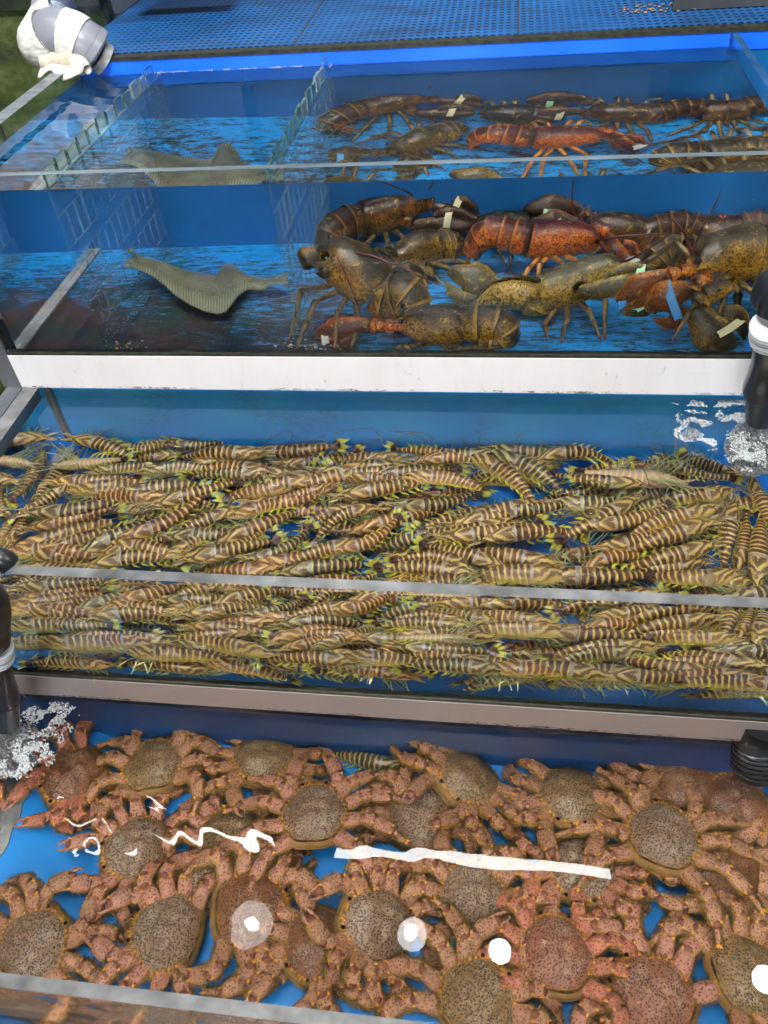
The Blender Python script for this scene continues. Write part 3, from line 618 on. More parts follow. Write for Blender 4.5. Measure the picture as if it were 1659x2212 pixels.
def place(H, T, flags, buried=False):
    hx, hy = clampx(H.x, H.y); tx, ty = clampx(T.x, T.y); L_ = math.hypot(hx - tx, hy - ty)
    f = min(1.10, max(.80, L_ / PL)); want = PL * f
    if L_ < 1e-4: return
    mx, my = (hx + tx) / 2, (hy + ty) / 2
    hx, hy, tx, ty = [mx + (hx - tx) / L_ * want / 2, my + (hy - ty) / L_ * want / 2, mx - (hx - tx) / L_ * want / 2, my - (hy - ty) / L_ * want / 2]
    dx = 0
    if min(hx, tx) < .036: dx = .036 - min(hx, tx)
    hx += dx; tx += dx; dy = 0
    if min(hy, ty) < Y2 + .025: dy = Y2 + .025 - min(hy, ty)
    if max(hy, ty) > .006: dy = .006 - max(hy, ty)
    hy += dy; ty += dy
    m_ = MP[3] if 'u' in flags else MP[1] if 'd' in flags else MP[2] if 'r' in flags else MP[0]
    roll = math.pi + .1 if 'u' in flags else R.choice((-1, 1)) * R.uniform(.1, .75)
    settle(hx, hy, tx, ty, roll, 7 if 'u' in flags else R.choice((0, 3, 4)) if min(hy, ty) < Y2 + .065 else R.randrange(5 if f > .92 else 7), m_, f * R.uniform(.98, 1.06), buried=buried, flags=flags)
jobs = []
for ln in TR.replace('\n', '|').split('|'):
    q = ln.split(); o_ = CR[q[0]]; a = [float(z) for z in q[1:5]]; fl = q[5] if len(q) > 5 else ''
    zz = Z2F + (.030 if 't' in fl else .018)
    jobs.append((('t' in fl), R.random(), top(o_[0] + a[0] * o_[2], o_[1] + a[1] * o_[2], WL2, zz), top(o_[0] + a[2] * o_[2], o_[1] + a[3] * o_[2], WL2, zz), fl))
for ln in FR.split('|'):
    q = ln.split(); o_ = FT[q[0]]; a = [float(z) for z in q[1:5]]; fl = q[5] if len(q) > 5 else ''
    zz = Z2F + (.022 if 't' in fl else .014)
    jobs.append((('t' in fl), R.random(), front(o_[0] + a[0] * o_[2], o_[1] + a[1] * o_[2], Y2, z=zz), front(o_[0] + a[2] * o_[2], o_[1] + a[3] * o_[2], Y2, z=zz), fl))
# a first layer lying on the floor between and under the traced ones
for i in range(112):
    x = R.uniform(.12, 1.22); y = R.uniform(Y2 + .04, -.02); a = R.choice((0, math.pi)) + R.uniform(-.1, .38); L_ = PL / 2
    place(V((x + L_ * math.cos(a), y + L_ * math.sin(a) * .8, 0)), V((x - L_ * math.cos(a), y - L_ * math.sin(a) * .8, 0)), R.choice(('', 'd', 'r', '')), True)
for i in range(16):
    x = .12 + i * .071 + R.uniform(-.02, .02); y = Y2 + (.025 if i % 2 else R.uniform(.03, .05)); a = R.choice((0, math.pi)) + R.uniform(-.12, .12); L_ = PL / 2
    place(V((x + L_ * math.cos(a), y + L_ * math.sin(a) * .5, 0)), V((x - L_ * math.cos(a), y - L_ * math.sin(a) * .5, 0)), R.choice(('', 'd', 'r')), True)
for tflag, _, H, T, fl in sorted(jobs, key=lambda j: (j[0], j[1])): place(H, T, fl)
# the one prawn that climbs over the others just behind the front glass, and one crossing in front of the crabs' tank
fh = front(486 + 965 * .3255, 1296 + 530 * .3255, Y2, z=Z2F + .03); ft = front(486 + 1235 * .3255, 1296 + 165 * .3255, Y2, z=Z2F + .06)
o = add_prawn((fh.x, fh.y, Z2F + .04), (ft.x, ft.y, Z2F + .062), .1, 0, MP[2], 1.05); tag(o, 'striped prawn lying on top, pointing at the front glass, tail away', 'prawn', 'prawns heaped in the middle tank')
ORD = ['first', 'second', 'third', 'fourth', 'fifth', 'sixth', 'seventh', 'eighth', 'ninth', 'tenth', 'eleventh', 'twelfth', 'thirteenth', 'fourteenth', 'fifteenth', 'sixteenth', 'seventeenth', 'eighteenth', 'nineteenth', 'twentieth', 'twenty-first', 'twenty-second', 'twenty-third', 'twenty-fourth'] + ['twenty-' + q for q in ('fifth', 'sixth', 'seventh', 'eighth', 'ninth')] + ['thirtieth'] + ['thirty-' + q for q in ('first', 'second', 'third', 'fourth', 'fifth', 'sixth', 'seventh')]
ROW = ['row along the blue back wall', 'second row from back wall', 'third row from back wall', 'fourth row from back wall', 'fourth row from front glass', 'third row from front glass', 'second row from front glass', 'row against the front glass']
def label_rows(L_, adj):
    rows = {}
    for o_, h, t_, b, fl in L_:
        k = min(7, max(0, int((-(h[1] + t_[1]) / 2) / (-Y2) * 8))); rows.setdefault(k, []).append(((h[0] + t_[0]) / 2, o_, fl))
    for k, r_ in rows.items():
        for i, (_, o_, fl) in enumerate(sorted(r_, key=lambda z: z[0])):
            a_ = 'upside down pale' if 'u' in fl else adj
            tag(o_, '%s prawn, %s from left glass, %s' % (a_, ORD[i], ROW[k]), 'prawn', 'prawns heaped in the middle tank')
label_rows([p for p in PR if not p[3]], 'striped'); label_rows([p for p in PR if p[3]], 'half buried striped')
# a single prawn lying behind the crabs
ph = top(870, 1660, WL3, Z3F + .014); pt = top(715, 1628, WL3, Z3F + .014)
o = add_prawn(ph, pt, -.4, 1, MP[1], 1.0); tag(o, 'lone dark striped prawn among the crabs by the shaded wall', 'prawn')
# ------------------------------------------------------------------ hairy crabs
def mshell(name, base, hi, dot, rim):
    t = NT(name); t.set(Roughness=.42); co = t.coord(); v = t.voro(330, co); v2 = t.voro(150, co)
    n = t.noise(26, 4, co, .6); n2 = t.noise(70, 3, co, .6, 1.8)
    c_ = t.mix(t.ramp(n, [(.32, 0.), (.66, 1.)]), base, hi)
    scar = t.ramp(n2, [(.475, 0.), (.49, 1.), (.51, 1.), (.525, 0.)]); ms = t.ramp(t.noise(34, 1), [(.56, 0.), (.62, 1.)])
    c_ = t.mix(t.math('MULTIPLY', t.math('MULTIPLY', scar, ms), .75), c_, (.62, .58, .50))
    d = t.ramp(v.outputs['Distance'], [(.32, 1.), (.52, 0.)]); c_ = t.mix(t.math('MULTIPLY', d, .88), c_, dot)
    u = t.uv(); e = t.ramp(t.math('ADD', u[0], t.math('MULTIPLY', t.math('SUBTRACT', n2, .5), .5)), [(.92, 0.), (1.04, .8)]); c_ = t.mix(e, c_, rim); blot = t.ramp(t.noise(85, 4, co, .7), [(.38, 0.), (.60, 1.)]); c_ = t.mix(t.math('MULTIPLY', blot, .42), c_, tuple(q * .30 for q in base))
    t.col(c_); h = t.ramp(v.outputs['Distance'], [(.0, 0.), (.5, 1.)]); t.bump(h, .55, .0009); return t.mat
MS = [mshell('crab_shell_grey_tan', (.30, .180, .095), (.50, .36, .23), (.050, .018, .012), (.46, .22, .06)),
      mshell('crab_shell_red_tan', (.40, .155, .07), (.52, .28, .17), (.10, .020, .012), (.56, .19, .05)),
      mshell('crab_shell_olive', (.27, .16, .058), (.44, .30, .14), (.060, .028, .012), (.44, .24, .05)),
      mshell('crab_shell_brown', (.24, .10, .035), (.34, .16, .07), (.070, .022, .012), (.40, .17, .04))]
def mlegs(name, topc, side, dot):
    t = NT(name); t.set(Roughness=.42); co = t.coord(); v = t.voro(280, co); u = t.uv(); n = t.noise(40, 3, co)
    f = t.ramp(t.math('ADD', u[1], t.math('MULTIPLY', t.math('SUBTRACT', n, .5), .3)), [(.26, 0.), (.48, 1.)])
    c_ = t.mix(t.ramp(n, [(.3, 0.), (.7, 1.)]), topc, tuple(q * .72 for q in topc))
    d = t.ramp(v.outputs['Distance'], [(.24, 1.), (.42, 0.)]); c_ = t.mix(t.math('MULTIPLY', d, .75), c_, dot)
    c_ = t.mix(t.math('MULTIPLY', t.ramp(t.noise(75, 5, co, .75), [(.48, 0.), (.62, 1.)]), .38), c_, tuple(q * .5 for q in side)); c_ = t.mix(f, c_, side); c_ = t.mix(t.math('MULTIPLY', t.ramp(t.math('FRACT', t.math('ADD', u[0], .02)), [(0, 1.), (.10, .6), (.2, 0.), (.86, 0.), (1., .8)]), .6), c_, (.14, .05, .02)); t.col(c_); t.bump(v.outputs['Distance'], .9, .0014); return t.mat
ML = [mlegs('crab_leg_pink', (.66, .310, .200), (.46, .225, .055), (.12, .022, .03)), mlegs('crab_leg_tan', (.60, .305, .165), (.44, .225, .05), (.10, .022, .02)), mlegs('crab_leg_red', (.70, .250, .140), (.36, .17, .045), (.16, .03, .03))]
M_hair = simple('golden_hair', (.30, .19, .045), .6, 0, .45, 90, 0)
M_org = simple('orange_joint', (.72, .33, .04), .4, 0, .4, 200, .2)
M_under = simple('crab_underside', (.40, .22, .07), .5, 0, .35, 40, .3)
M_joint = simple('pale_red_joint', (.24, .085, .045), .35, 0, .3, 100)
M_claw = simple('horn_claw_tip', (.34, .20, .10), .3, 0, .3, 100)
M_beye = simple('crab_eye', (.015, .01, .008), .1)
CA, CB = .0475, .0490
def hairs(mb, P, Nn, r, n, L_=.004, m=1, spread=.7):
    for i in range(n):
        k = r.random() * (len(P) - 1); a = int(k); p = P[a].lerp(P[a + 1], k - a); d = Nn[a].lerp(Nn[a + 1], k - a) + V((r.uniform(-1, 1), r.uniform(-1, 1), r.uniform(-1, 1))) * spread
        mb.cone(p, d, L_ * r.uniform(.6, 1.3), .00055, m, 3)
OUT = [(0, 1.0), (18, 1.02), (38, 1.0), (58, .95), (72, .96), (84, 1.0), (90, 1.01)]
def outline(th):
    x = CA * math.cos(th); y = CB * math.sin(th); s_ = math.sin(th)
    x *= 1 - .22 * max(0, s_) ** 1.6 - .20 * max(0, -s_) ** 1.8
    k = 1 + .035 * math.cos(6 * th + .4) * (1 if s_ > -.4 else .3)
    if s_ < -.75: y = -CB * (.75 + (-s_ - .75) * .45)
    return x * k, y * k
def crab_kind(seed, spread, clawopen):
    r = random.Random(seed); out = []
    mb = MB(); NA, NR = 72, 11
    for i in range(NR + 1):
        q = i / NR
        for j in range(NA):
            th = 2 * math.pi * j / NA; x, y = outline(th); rr = q
            if i == NR: rr = 1 + .02 * (j % 2) * (1 if math.sin(th) > -.5 else 0)
            X_, Y_ = x * q, y * q; G = lambda a, b, s_: math.exp(-((X_ - a) ** 2 + (Y_ - b) ** 2) / s_ ** 2)
            z = .0016 * (G(0, .014, .010) + G(.02, .012, .009) + G(-.02, .012, .009) + G(.022, -.012, .010) + G(-.022, -.012, .010) + G(0, -.012, .010)) * 1.7 - .0024 * (G(.011, .0, .005) + G(-.011, .0, .005)) + .017 * (1 - q ** 2.6) + .0013 * noise.noise(V((x * q * 95, y * q * 95, seed))) * (1 - q) + .0020 * math.exp(-((x * q) ** 2) * 9000) * (1 - q)
            mb.v.append((x * rr, y * rr, z))
    for i in range(NR):
        for j in range(NA):
            j2 = (j + 1) % NA; mb.face([i * NA + j, (i + 1) * NA + j, (i + 1) * NA + j2, i * NA + j2], [(i / NR, 0), ((i + 1) / NR, 0), ((i + 1) / NR, 0), (i / NR, 0)])
    n = len(mb.v)                                                    # velvety flank and underside
    for (q, z) in ((1.0, -.0005), (1.10, -.007), (1.13, -.013), (.95, -.023), (.5, -.028), (.02, -.029)):
        for j in range(NA):
            x, y = outline(2 * math.pi * j / NA); k = q + (.07 if y < -.02 and q > .8 else 0); mb.v.append((x * k, y * k, z))
    for i in range(5):
        for j in range(NA):
            j2 = (j + 1) % NA; mb.face([n + i * NA + j, n + (i + 1) * NA + j, n + (i + 1) * NA + j2, n + i * NA + j2], None, 2)
    for s in (-1, 1):                                                # spines round the front and sides
        for k in range(13):
            th = math.radians(-22 + k * 8.4); th = th if s > 0 else math.pi - th
            x, y = outline(th); mb.cone((x * .97, y * .97, .001), (x, y, .010), .0075 if k % 2 == 0 else .0050, .0024, 3, 5)
    for x in (-.0085, -.003, .003, .0085): mb.cone((x, CB * .93, .002), (x * 4, .05, .012), .006, .0019, 3, 5)
    Pm, Nm = [], []
    for j in range(0, NA + 1, 2):
        x, y = outline(2 * math.pi * j / NA); Pm.append(V((x * 1.09, y * 1.09, -.006))); Nm.append(V((x, y, -.004)).normalized())
    hairs(mb, Pm, Nm, r, 900, .0068, 1, .55); hairs(mb, [V((p.x * .93, p.y * .93, .001)) for p in Pm], [n_ + V((0, 0, .35)) for n_ in Nm], r, 420, .0048, 1, .5)
    out.append(('carapace', mb.mesh('carapace', [MS[0], M_hair, M_under, M_org]), None))
    for s in (-1, 1):
        mb = MB(); mb.sweep([V((s * .016, CB * .84, .0)), V((s * .018, CB * .93, .004))], [.0022, .0026], seg=8, m=0); mb.ball((s * .0182, CB * .95, .0048), .0027, 1, 1, 1, 8, 6, 1)
        out.append(('eye', mb.mesh('eye', [M_org, M_beye]), None))
    mb = MB()
    for s in (-1, 1): mb.sweep([V((s * .004, CB * .80, -.010)), V((s * .0055, CB * .98, -.012)), V((s * .004, CB * 1.04, -.016))], [.004, .0042, .002], seg=8)
    out.append(('mouthparts', mb.mesh('mouthparts', M_under), None))
    def limb(s, hip, segs, hair, m0=ML[0]):
        """segs: list of (direction azimuth in degrees from +x towards +y on the right side, elevation, length, half width, half height)"""
        mb = MB(); p = V((s * hip[0], hip[1], hip[2])); last = None; joints = [p.copy()]
        for k, (az, el, L_, hw, hh) in enumerate(segs):
            a, e = math.radians(az), math.radians(el); d = V((s * math.cos(a) * math.cos(e), math.sin(a) * math.cos(e), math.sin(e)))
            q = p + d * L_; n_ = 9; pts = [p.lerp(q, i / (n_ - 1)) for i in range(n_)]
            tip = k == len(segs) - 1 and hw < .003
            rad = []
            for i in range(n_):
                t_ = i / (n_ - 1); f = (.80 + .20 * math.sin(math.pi * min(1, t_ * 1.1)) ** .7) if not tip else (1 - t_) ** .8 + .06
                rad.append((hw * f, hh * f))
            mb.sweep(pts, rad, (0, 0, 1), 10, 0 if not tip else 4, power=.72)
            side = d.cross(V((0, 0, 1))).normalized() if abs(d.z) < .95 else V((1, 0, 0)); upv = side.cross(d)
            if not tip:
                for sg in (-1, 1):
                    Pm = [x + side * sg * rad[i][0] * .8 - upv * rad[i][1] * .4 for i, x in enumerate(pts)]; hairs(mb, Pm, [side * sg] * n_, r, hair, .0078)
                    if hw > .003:
                        for i in range(1, n_ - 1): mb.cone(pts[i] + side * sg * rad[i][0] * .55 + upv * rad[i][1] * .6, upv + side * sg * .5 + d * .3, .0022, .0009, 0, 4)
                for sg in (-1, 1): mb.cone(q - d * .002 + side * sg * hw * .55 + upv * hh * .55, d + upv * .8 + side * sg * .4, .0056, .0027, 2, 5)
                mb.ball(q, hw * .66, 1, 1, .9, 8, 6, 3)
            p = q - d * .001
        return mb.mesh('limb', [m0, M_hair, M_org, M_joint, M_claw])
    azo = [52, 26, 2, -34]; azf = [50, 30, 10, -14]
    for s in (-1, 1):
        sp = spread if not isinstance(spread, tuple) else spread[0 if s < 0 else 1]
        for i in range(4):
            az = lerp(azf[i], azo[i], sp) + r.uniform(-7, 7); el = lerp(24, 12, sp) + r.uniform(-8, 8); hip = (.029 - .002 * abs(i - 1.5), .020 - .016 * i, -.012)
            fold = lerp(150, 38, sp) * (1 if i > 0 else .9) * (-1 if i < 3 else -1); a2 = az + fold * .28; a3 = az + fold * .6; a4 = az + fold * .85
            k = (.86, 1.0, 1.0, .92)[i]
            segs = [(az, el, .047 * k, .0116, .0080), (a2, -8, .016 * k, .0104, .0074), (a3, -40 + 22 * sp, .031 * k, .0106, .0066), (a4, -34 + 20 * sp, .030 * k, .0032, .0030)]
            out.append(('leg', limb(s, hip, segs, 85), None))
        co_ = clawopen + r.uniform(-8, 8)
        segs = [(56 + co_ * .3, 14, .026, .0088, .0078), (76 + co_ * .4, 10, .016, .0100, .0092), (122 - co_, -4, .030, .0125, .0100)]
        me = limb(s, (.021, .030, -.012), segs, 30)
        out.append(('claw', me, ('finger', s, segs)))
    # fingers of the claws
    res = []
    for nm, me, ex in out:
        fin = None
        if ex:
            _, s, segs = ex; p = V((s * .021, .030, -.012))
            for az, el, L_, hw, hh in segs:
                a, e = math.radians(az), math.radians(el); d = V((s * math.cos(a) * math.cos(e), math.sin(a) * math.cos(e), math.sin(e))); p = p + d * (L_ - .001)
            side = d.cross(V((0, 0, 1))).normalized(); fin = []
            for sg in (-1, 1):
                mb = MB(); mb.sweep(spline([p - d * .006 + side * sg * .0045, p + d * .006 + side * sg * .0062, p + d * .015 + side * sg * .0050, p + d * .021 + side * sg * .0012], 9), [(.0034, .0042), (.0036, .0042), (.0034, .004), (.0031, .0036), (.0027, .0032), (.0022, .0027), (.0017, .002), (.001, .0013), (.0003, .0004)], seg=8, power=.9)
                for q in range(4): mb.cone(p + d * (.002 + .004 * q) + side * sg * .007 + V((0, 0, .002)), side * sg + V((0, 0, .5)), .003, .0011, 0, 4)
                fin.append(mb.mesh('finger', ML[0]))
        res.append((nm, me, fin))
    return res


CK = [crab_kind(11, .95, 10), crab_kind(12, .35, 0), crab_kind(13, .1, -10), crab_kind(14, (.1, .7), 15), crab_kind(15, (.75, .2), 0), crab_kind(16, .55, 25), crab_kind(21, .8, 25), crab_kind(22, .2, 15), crab_kind(23, (.0, .3), 5), crab_kind(24, (.3, .9), 0)]
NCR = []
def add_crab(u, v, ang, h, kind, sm, lm, label, tilt=0, tdir=0, sc_=1.05):
    z = Z3F + h; p = top(u, v, WL3, z)
    p.x = min(max(p.x, .05), 1.5); p.y = min(p.y, -.43); p.y = max(p.y, -.762)
    # heading given as the angle seen in the picture: find the floor direction that shows as it
    q0 = top(u, v, WL3, z); a = math.radians(ang); q1 = top(u + 40 * math.cos(a), v - 40 * math.sin(a), WL3, z); d = (q1 - q0); hd = math.atan2(d.y, d.x)
    e = bpy.data.objects.new('hairy_crab', None); e.empty_display_size = .03; C.objects.link(e)
    rot = Matrix.Rotation(hd - math.pi / 2, 3, 'Z')
    if tilt < 8: tilt += R.uniform(2, 8)
    if tilt: rot = Quaternion((math.cos(math.radians(tdir)), math.sin(math.radians(tdir)), 0), math.radians(tilt)).to_matrix() @ rot
    e.matrix_world = Matrix.LocRotScale(p, rot.to_quaternion(), V((sc_ * R.uniform(.94, 1.07), sc_ * R.uniform(.94, 1.07), sc_)))
    tag(e, label, 'crab', 'hairy crabs heaped in the bottom tank')
    NCR.append(0); kind = kind + 6 if kind < 4 and len(NCR) % 2 == 0 and 'topmost' not in label else kind
    for nm, me, fin in CK[kind]:
        o_ = ob(nm, me, e); sl = o_.material_slots[0]
        if nm == 'carapace': sl.link = 'OBJECT'; sl.material = MS[sm]
        elif nm in ('leg', 'claw'): sl.link = 'OBJECT'; sl.material = ML[lm]
        for f in fin or []:
            g = ob('finger', f, o_); g.material_slots[0].link = 'OBJECT'; g.material_slots[0].material = ML[lm]
    return e
# u, v, heading, height, kind, shell, legs, label, tilt, tilt axis, scale
for a in [
 (333, 1652, 88, .045, 4, 2, 1, 'hairy crab near the top left facing the shaded wall', 8, 200),
 (160, 1672, 215, .035, 2, 3, 2, 'orange brown hairy crab at far left under the ripples', 10, 60),
 (570, 1632, 262, .032, 1, 2, 1, 'hairy crab by the shaded wall with its face toward the glass, left of centre', 18, 180),
 (679, 1757, 90, .075, 0, 0, 0, 'topmost pink legged hairy crab with all legs spread at centre', 4, 180),
 (1014, 1680, 222, .060, 3, 2, 1, 'olive hairy crab tilted to its side left of the lone prawn', 28, 130),
 (905, 1765, 75, .030, 2, 0, 1, 'hairy crab half hidden under the spread legs of the topmost crab', 5, 0),
 (293, 1832, 196, .040, 5, 0, 0, 'hairy crab facing left under the left end of the lamp reflection', 8, 90),
 (500, 1800, 80, .032, 1, 2, 0, 'hairy crab under the jagged white reflection, left of topmost crab', 6, 180),
 (361, 2012, 172, .045, 4, 0, 0, 'grey tan hairy crab facing left near the bottom left glass', 6, 90),
 (70, 2043, 48, .035, 3, 0, 1, 'leftmost hairy crab with claws raised toward its neighbour', 6, 0),
 (540, 1962, 8, .055, 2, 3, 1, 'brown hairy crab under the soft round lamp glare', 12, 90),
 (688, 2036, 238, .050, 5, 3, 1, 'dark hairy crab with crossed claws near the front rim, lower centre', 10, 150),
 (818, 1996, 168, .050, 2, 0, 1, 'hairy crab left of the pale teal lamp reflection', 26, 80),
 (1021, 1938, 100, .035, 1, 0, 1, 'hairy crab just under the long white lamp reflection, right of centre', 3, 0),
 (1032, 2160, 62, .050, 4, 2, 1, 'hairy crab below the round white lamp reflection', 6, 0),
 (1236, 1716, 268, .045, 1, 2, 1, 'hairy crab near the shaded wall facing the viewer, right of centre', 16, 180),
 (1434, 1805, 80, .070, 0, 0, 1, 'large spread hairy crab lying on top at the right side', 8, 160),
 (1258, 1872, 266, .035, 2, 0, 0, 'hairy crab crossed by the right end of the long reflection', 8, 180),
 (1480, 1672, 250, .035, 5, 3, 1, 'dark hairy crab behind the large spread crab near strainer', 12, 30),
 (1575, 1880, 300, .035, 2, 3, 1, 'hairy crab showing its smooth rear beneath the large spread crab', 22, 60),
 (1199, 2060, 90, .055, 5, 1, 2, 'reddish orange hairy crab facing away, right of the round reflection', 4, 180),
 (1411, 2156, 140, .045, 3, 1, 0, 'pinkish hairy crab at the bottom edge beside the reddish one', 4, 0),
 (1618, 2105, 15, .050, 1, 2, 1, 'hairy crab at the lower right edge under a round reflection', 10, 90),
 (430, 1905, 100, .022, 0, 0, 1, 'hairy crab buried under neighbours, only legs showing, left of centre', 0, 0),
 (1590, 1740, 200, .030, 0, 3, 1, 'hairy crab in the right corner under the black strainer', 10, 0),
]: add_crab(*a)
# ------------------------------------------------------------------ lobsters
def mlob(name, dorsal, side, belly, spk, f0=.30, f1=.62):
    t = NT(name); t.set(Roughness=.34); t.b.inputs['Specular IOR Level'].default_value = .4
    co = t.coord(); u = t.uv(); n = t.noise(34, 6, co, .72); n2 = t.noise(270, 3, co, .7); n3 = t.noise(70, 4, co, .75, .6)
    f = t.math('ADD', u[1], t.math('MULTIPLY', t.math('SUBTRACT', n, .5), .95))
    c_ = t.mix(t.ramp(f, [(f0, 0.), (f1, 1.)]), dorsal, side); c_ = t.mix(t.ramp(u[1], [(.72, 0.), (.95, 1.)]), c_, belly)
    c_ = t.mix(t.math('MULTIPLY', t.ramp(n2, [(.49, 0.), (.55, 1.)]), .88), c_, spk)
    pale = t.ramp(n3, [(.60, 0.), (.64, 1.)]); c_ = t.mix(t.math('MULTIPLY', pale, .6), c_, (.55, .42, .08))
    seg = t.math('MULTIPLY', t.math('GREATER_THAN', u[0], 1.5), t.ramp(t.math('FRACT', u[0]), [(.18, 1.), (.30, .9), (.40, 0.), (1., 0.)]))
    edge = t.math('MULTIPLY', t.math('GREATER_THAN', u[0], 1.5), t.ramp(t.math('FRACT', u[0]), [(.86, 0.), (.93, 1.), (1., 1.)]))
    c_ = t.mix(t.math('MULTIPLY', seg, .8), c_, (.012, .009, .006)); c_ = t.mix(t.math('MULTIPLY', edge, .45), c_, tuple(min(.8, q * 1.5 + .03) for q in side))
    t.col(c_); t.bump(n2, .5, .001); return t.mat
LM = {'amber': mlob('lobster_shell_amber', (.17, .045, .006), (.62, .20, .012), (.7, .34, .08), (.02, .008, .004), .14, .42),
      'olive': mlob('lobster_shell_olive', (.040, .028, .008), (.42, .21, .014), (.50, .28, .05), (.010, .008, .005), .12, .46),
      'orange': mlob('lobster_shell_orange', (.075, .010, .004), (.68, .145, .006), (.75, .24, .02), (.035, .007, .004), .12, .40),
      'brown': mlob('lobster_shell_brown', (.040, .016, .006), (.32, .120, .012), (.40, .19, .04), (.012, .008, .005), .20, .55),
      'dark': mlob('lobster_shell_dark', (.012, .012, .009), (.05, .036, .016), (.12, .07, .03), (.006, .006, .005)),
      'grey': mlob('lobster_shell_greygreen', (.070, .062, .025), (.40, .24, .028), (.50, .32, .08), (.014, .013, .008), .10, .42)}
M_lleg = simple('lobster_leg_olive', (.10, .085, .035), .35, 0, .5, 60, .2, alt=(.24, .15, .045))
M_ltip = simple('red_leg_tip', (.40, .035, .01), .4, 0, .3, 60)
M_lant = simple('dark_red_antenna', (.085, .010, .008), .4, 0, .3, 60)
BAND = {'white': simple('white_rubber_band', (.85, .84, .72), .5, 0, .08, 80, 0), 'cream': simple('cream_rubber_band', (.84, .80, .50), .5, 0, .08, 80, 0),
        'green': simple('pale_green_rubber_band', (.40, .80, .46), .5, 0, .08, 80, 0), 'blue': simple('blue_rubber_band', (.07, .34, .70), .5, 0, .08, 80, 0)}
def shells(mb, pts, rads, up, n, lobe=True, m=0):
    """overlapping abdomen shells along pts from the carapace joint to the tail"""
    N = len(pts); seg = 18; L_ = [0]
    for i in range(1, N): L_.append(L_[-1] + (pts[i] - pts[i - 1]).length)
    def at(t):
        t *= N - 1; i = min(int(t), N - 2); return pts[i].lerp(pts[i + 1], t - i)
    def ra(t): i = min(int(t * (N - 1)), N - 2); f = t * (N - 1) - i; return lerp(rads[i][0], rads[i + 1][0], f), lerp(rads[i][1], rads[i + 1][1], f)
    prevU = V(up)
    for k in range(n):
        t0, t1 = k / n, min(1, (k + 1.28) / n); rows = 8; base = len(mb.v)
        for j in range(rows):
            q = j / (rows - 1); t = lerp(t0, t1, q); P = at(t); T = (at(min(1, t + .04)) - at(max(0, t - .04))).normalized()
            S = T.cross(prevU).normalized(); U = S.cross(T).normalized(); prevU = U
            a, b = ra(t); g = (.95 + .20 * q ** 1.3) if j else .90
            am = math.radians(104 + (34 * math.sin(math.pi * min(1, q * 1.05)) ** .8 if lobe else 0))
            for s in range(seg + 1):
                th = am * (2 * s / seg - 1); r_ = g * (1 + (.10 * (abs(th) > 1.7) if lobe else 0)); mb.v.append(tuple(P + U * (b * r_ * math.cos(th)) + S * (a * r_ * math.sin(th))))
        for j in range(rows - 1):
            qa, qb = j / (rows - 1) * .999, (j + 1) / (rows - 1) * .999
            for s in range(seg):
                v0, v1 = abs(2 * s / seg - 1) * .66, abs(2 * (s + 1) / seg - 1) * .66
                mb.face([base + j * (seg + 1) + s, base + j * (seg + 1) + s + 1, base + (j + 1) * (seg + 1) + s + 1, base + (j + 1) * (seg + 1) + s], [(2 + k + qa, v0), (2 + k + qa, v1), (2 + k + qb, v1), (2 + k + qb, v0)], m)
    return prevU
def claw(parent, base, tip, width, face, mat_, band=None, bandt=.62, opening=.0, thick=.55):
    """face = direction of the claw's flat side"""
    base, tip = V(base), V(tip); d = (tip - base).normalized(); L_ = (tip - base).length; face = V(face); side = face.cross(d).normalized(); up = d.cross(side).normalized()
    mb = MB(); n = 16; pk = [(0, .34), (.12, .62), (.35, .98), (.55, .86), (.75, .62), (.92, .30), (1, .06)]
    pts = spline([base, base + d * L_ * .5 - side * width * .10, base + d * L_ * .85 - side * width * .04, tip + side * width * .10], n)
    mb.sweep([p - side * width * (.10 + .08 * (i / (n - 1))) for i, p in enumerate(pts)], [(width * .5 * prof(pk, i / (n - 1))[0] * (1 if i < n * .45 else .74), width * thick * .62 * prof(pk, i / (n - 1))[0]) for i in range(n)], up, 14, power=.88)
    for i in range(5): mb.cone(pts[3 + i] - side * width * .52, -side + d * .4, width * .10, width * .05, 0, 5)
    o = mb.build('claw', LM[mat_], parent)
    f = MB(); s0 = base + d * L_ * .44 + side * width * .20; s1 = tip + side * width * .12
    q = spline([s0 - d * L_ * .08, s0 + d * L_ * .14 + side * width * (.16 + opening), s0 + d * L_ * .34 + side * width * (.12 + opening), s1], 12)
    f.sweep(q, [(width * .26 * k, width * thick * .46 * k) for k in [prof([(0, .6), (.3, 1), (.7, .66), (1, .10)], i / 11)[0] for i in range(12)]], up, 10)
    f.build('finger', LM[mat_], o)
    if band:
        b = MB(); c = base + d * L_ * bandt - side * width * .02; ring = []; w_ = prof(pk, bandt)[0]
        for i in range(25):
            a = 2 * math.pi * i / 24; ring.append(c + side * (math.cos(a) * width * (.50 * w_ + .10 + opening * .3)) + up * (math.sin(a) * width * thick * (.60 * w_ + .10)) + d * (math.cos(a) * width * .10))
        m_ = len(b.v)
        for p in ring[:-1]:
            rv = (p - c).normalized() * .0007
            b.v += [tuple(p - d * .0062 - rv), tuple(p - d * .0062 + rv), tuple(p + d * .0062 + rv), tuple(p + d * .0062 - rv)]
        for i in range(24):
            for k in range(4): b.face([m_ + i * 4 + k, m_ + i * 4 + (k + 1) % 4, m_ + ((i + 1) % 24) * 4 + (k + 1) % 4, m_ + ((i + 1) % 24) * 4 + k])
        bo = b.build('rubber_band', BAND[band], o, False); bo['label'] = '%s rubber band round the claw' % band
    return o
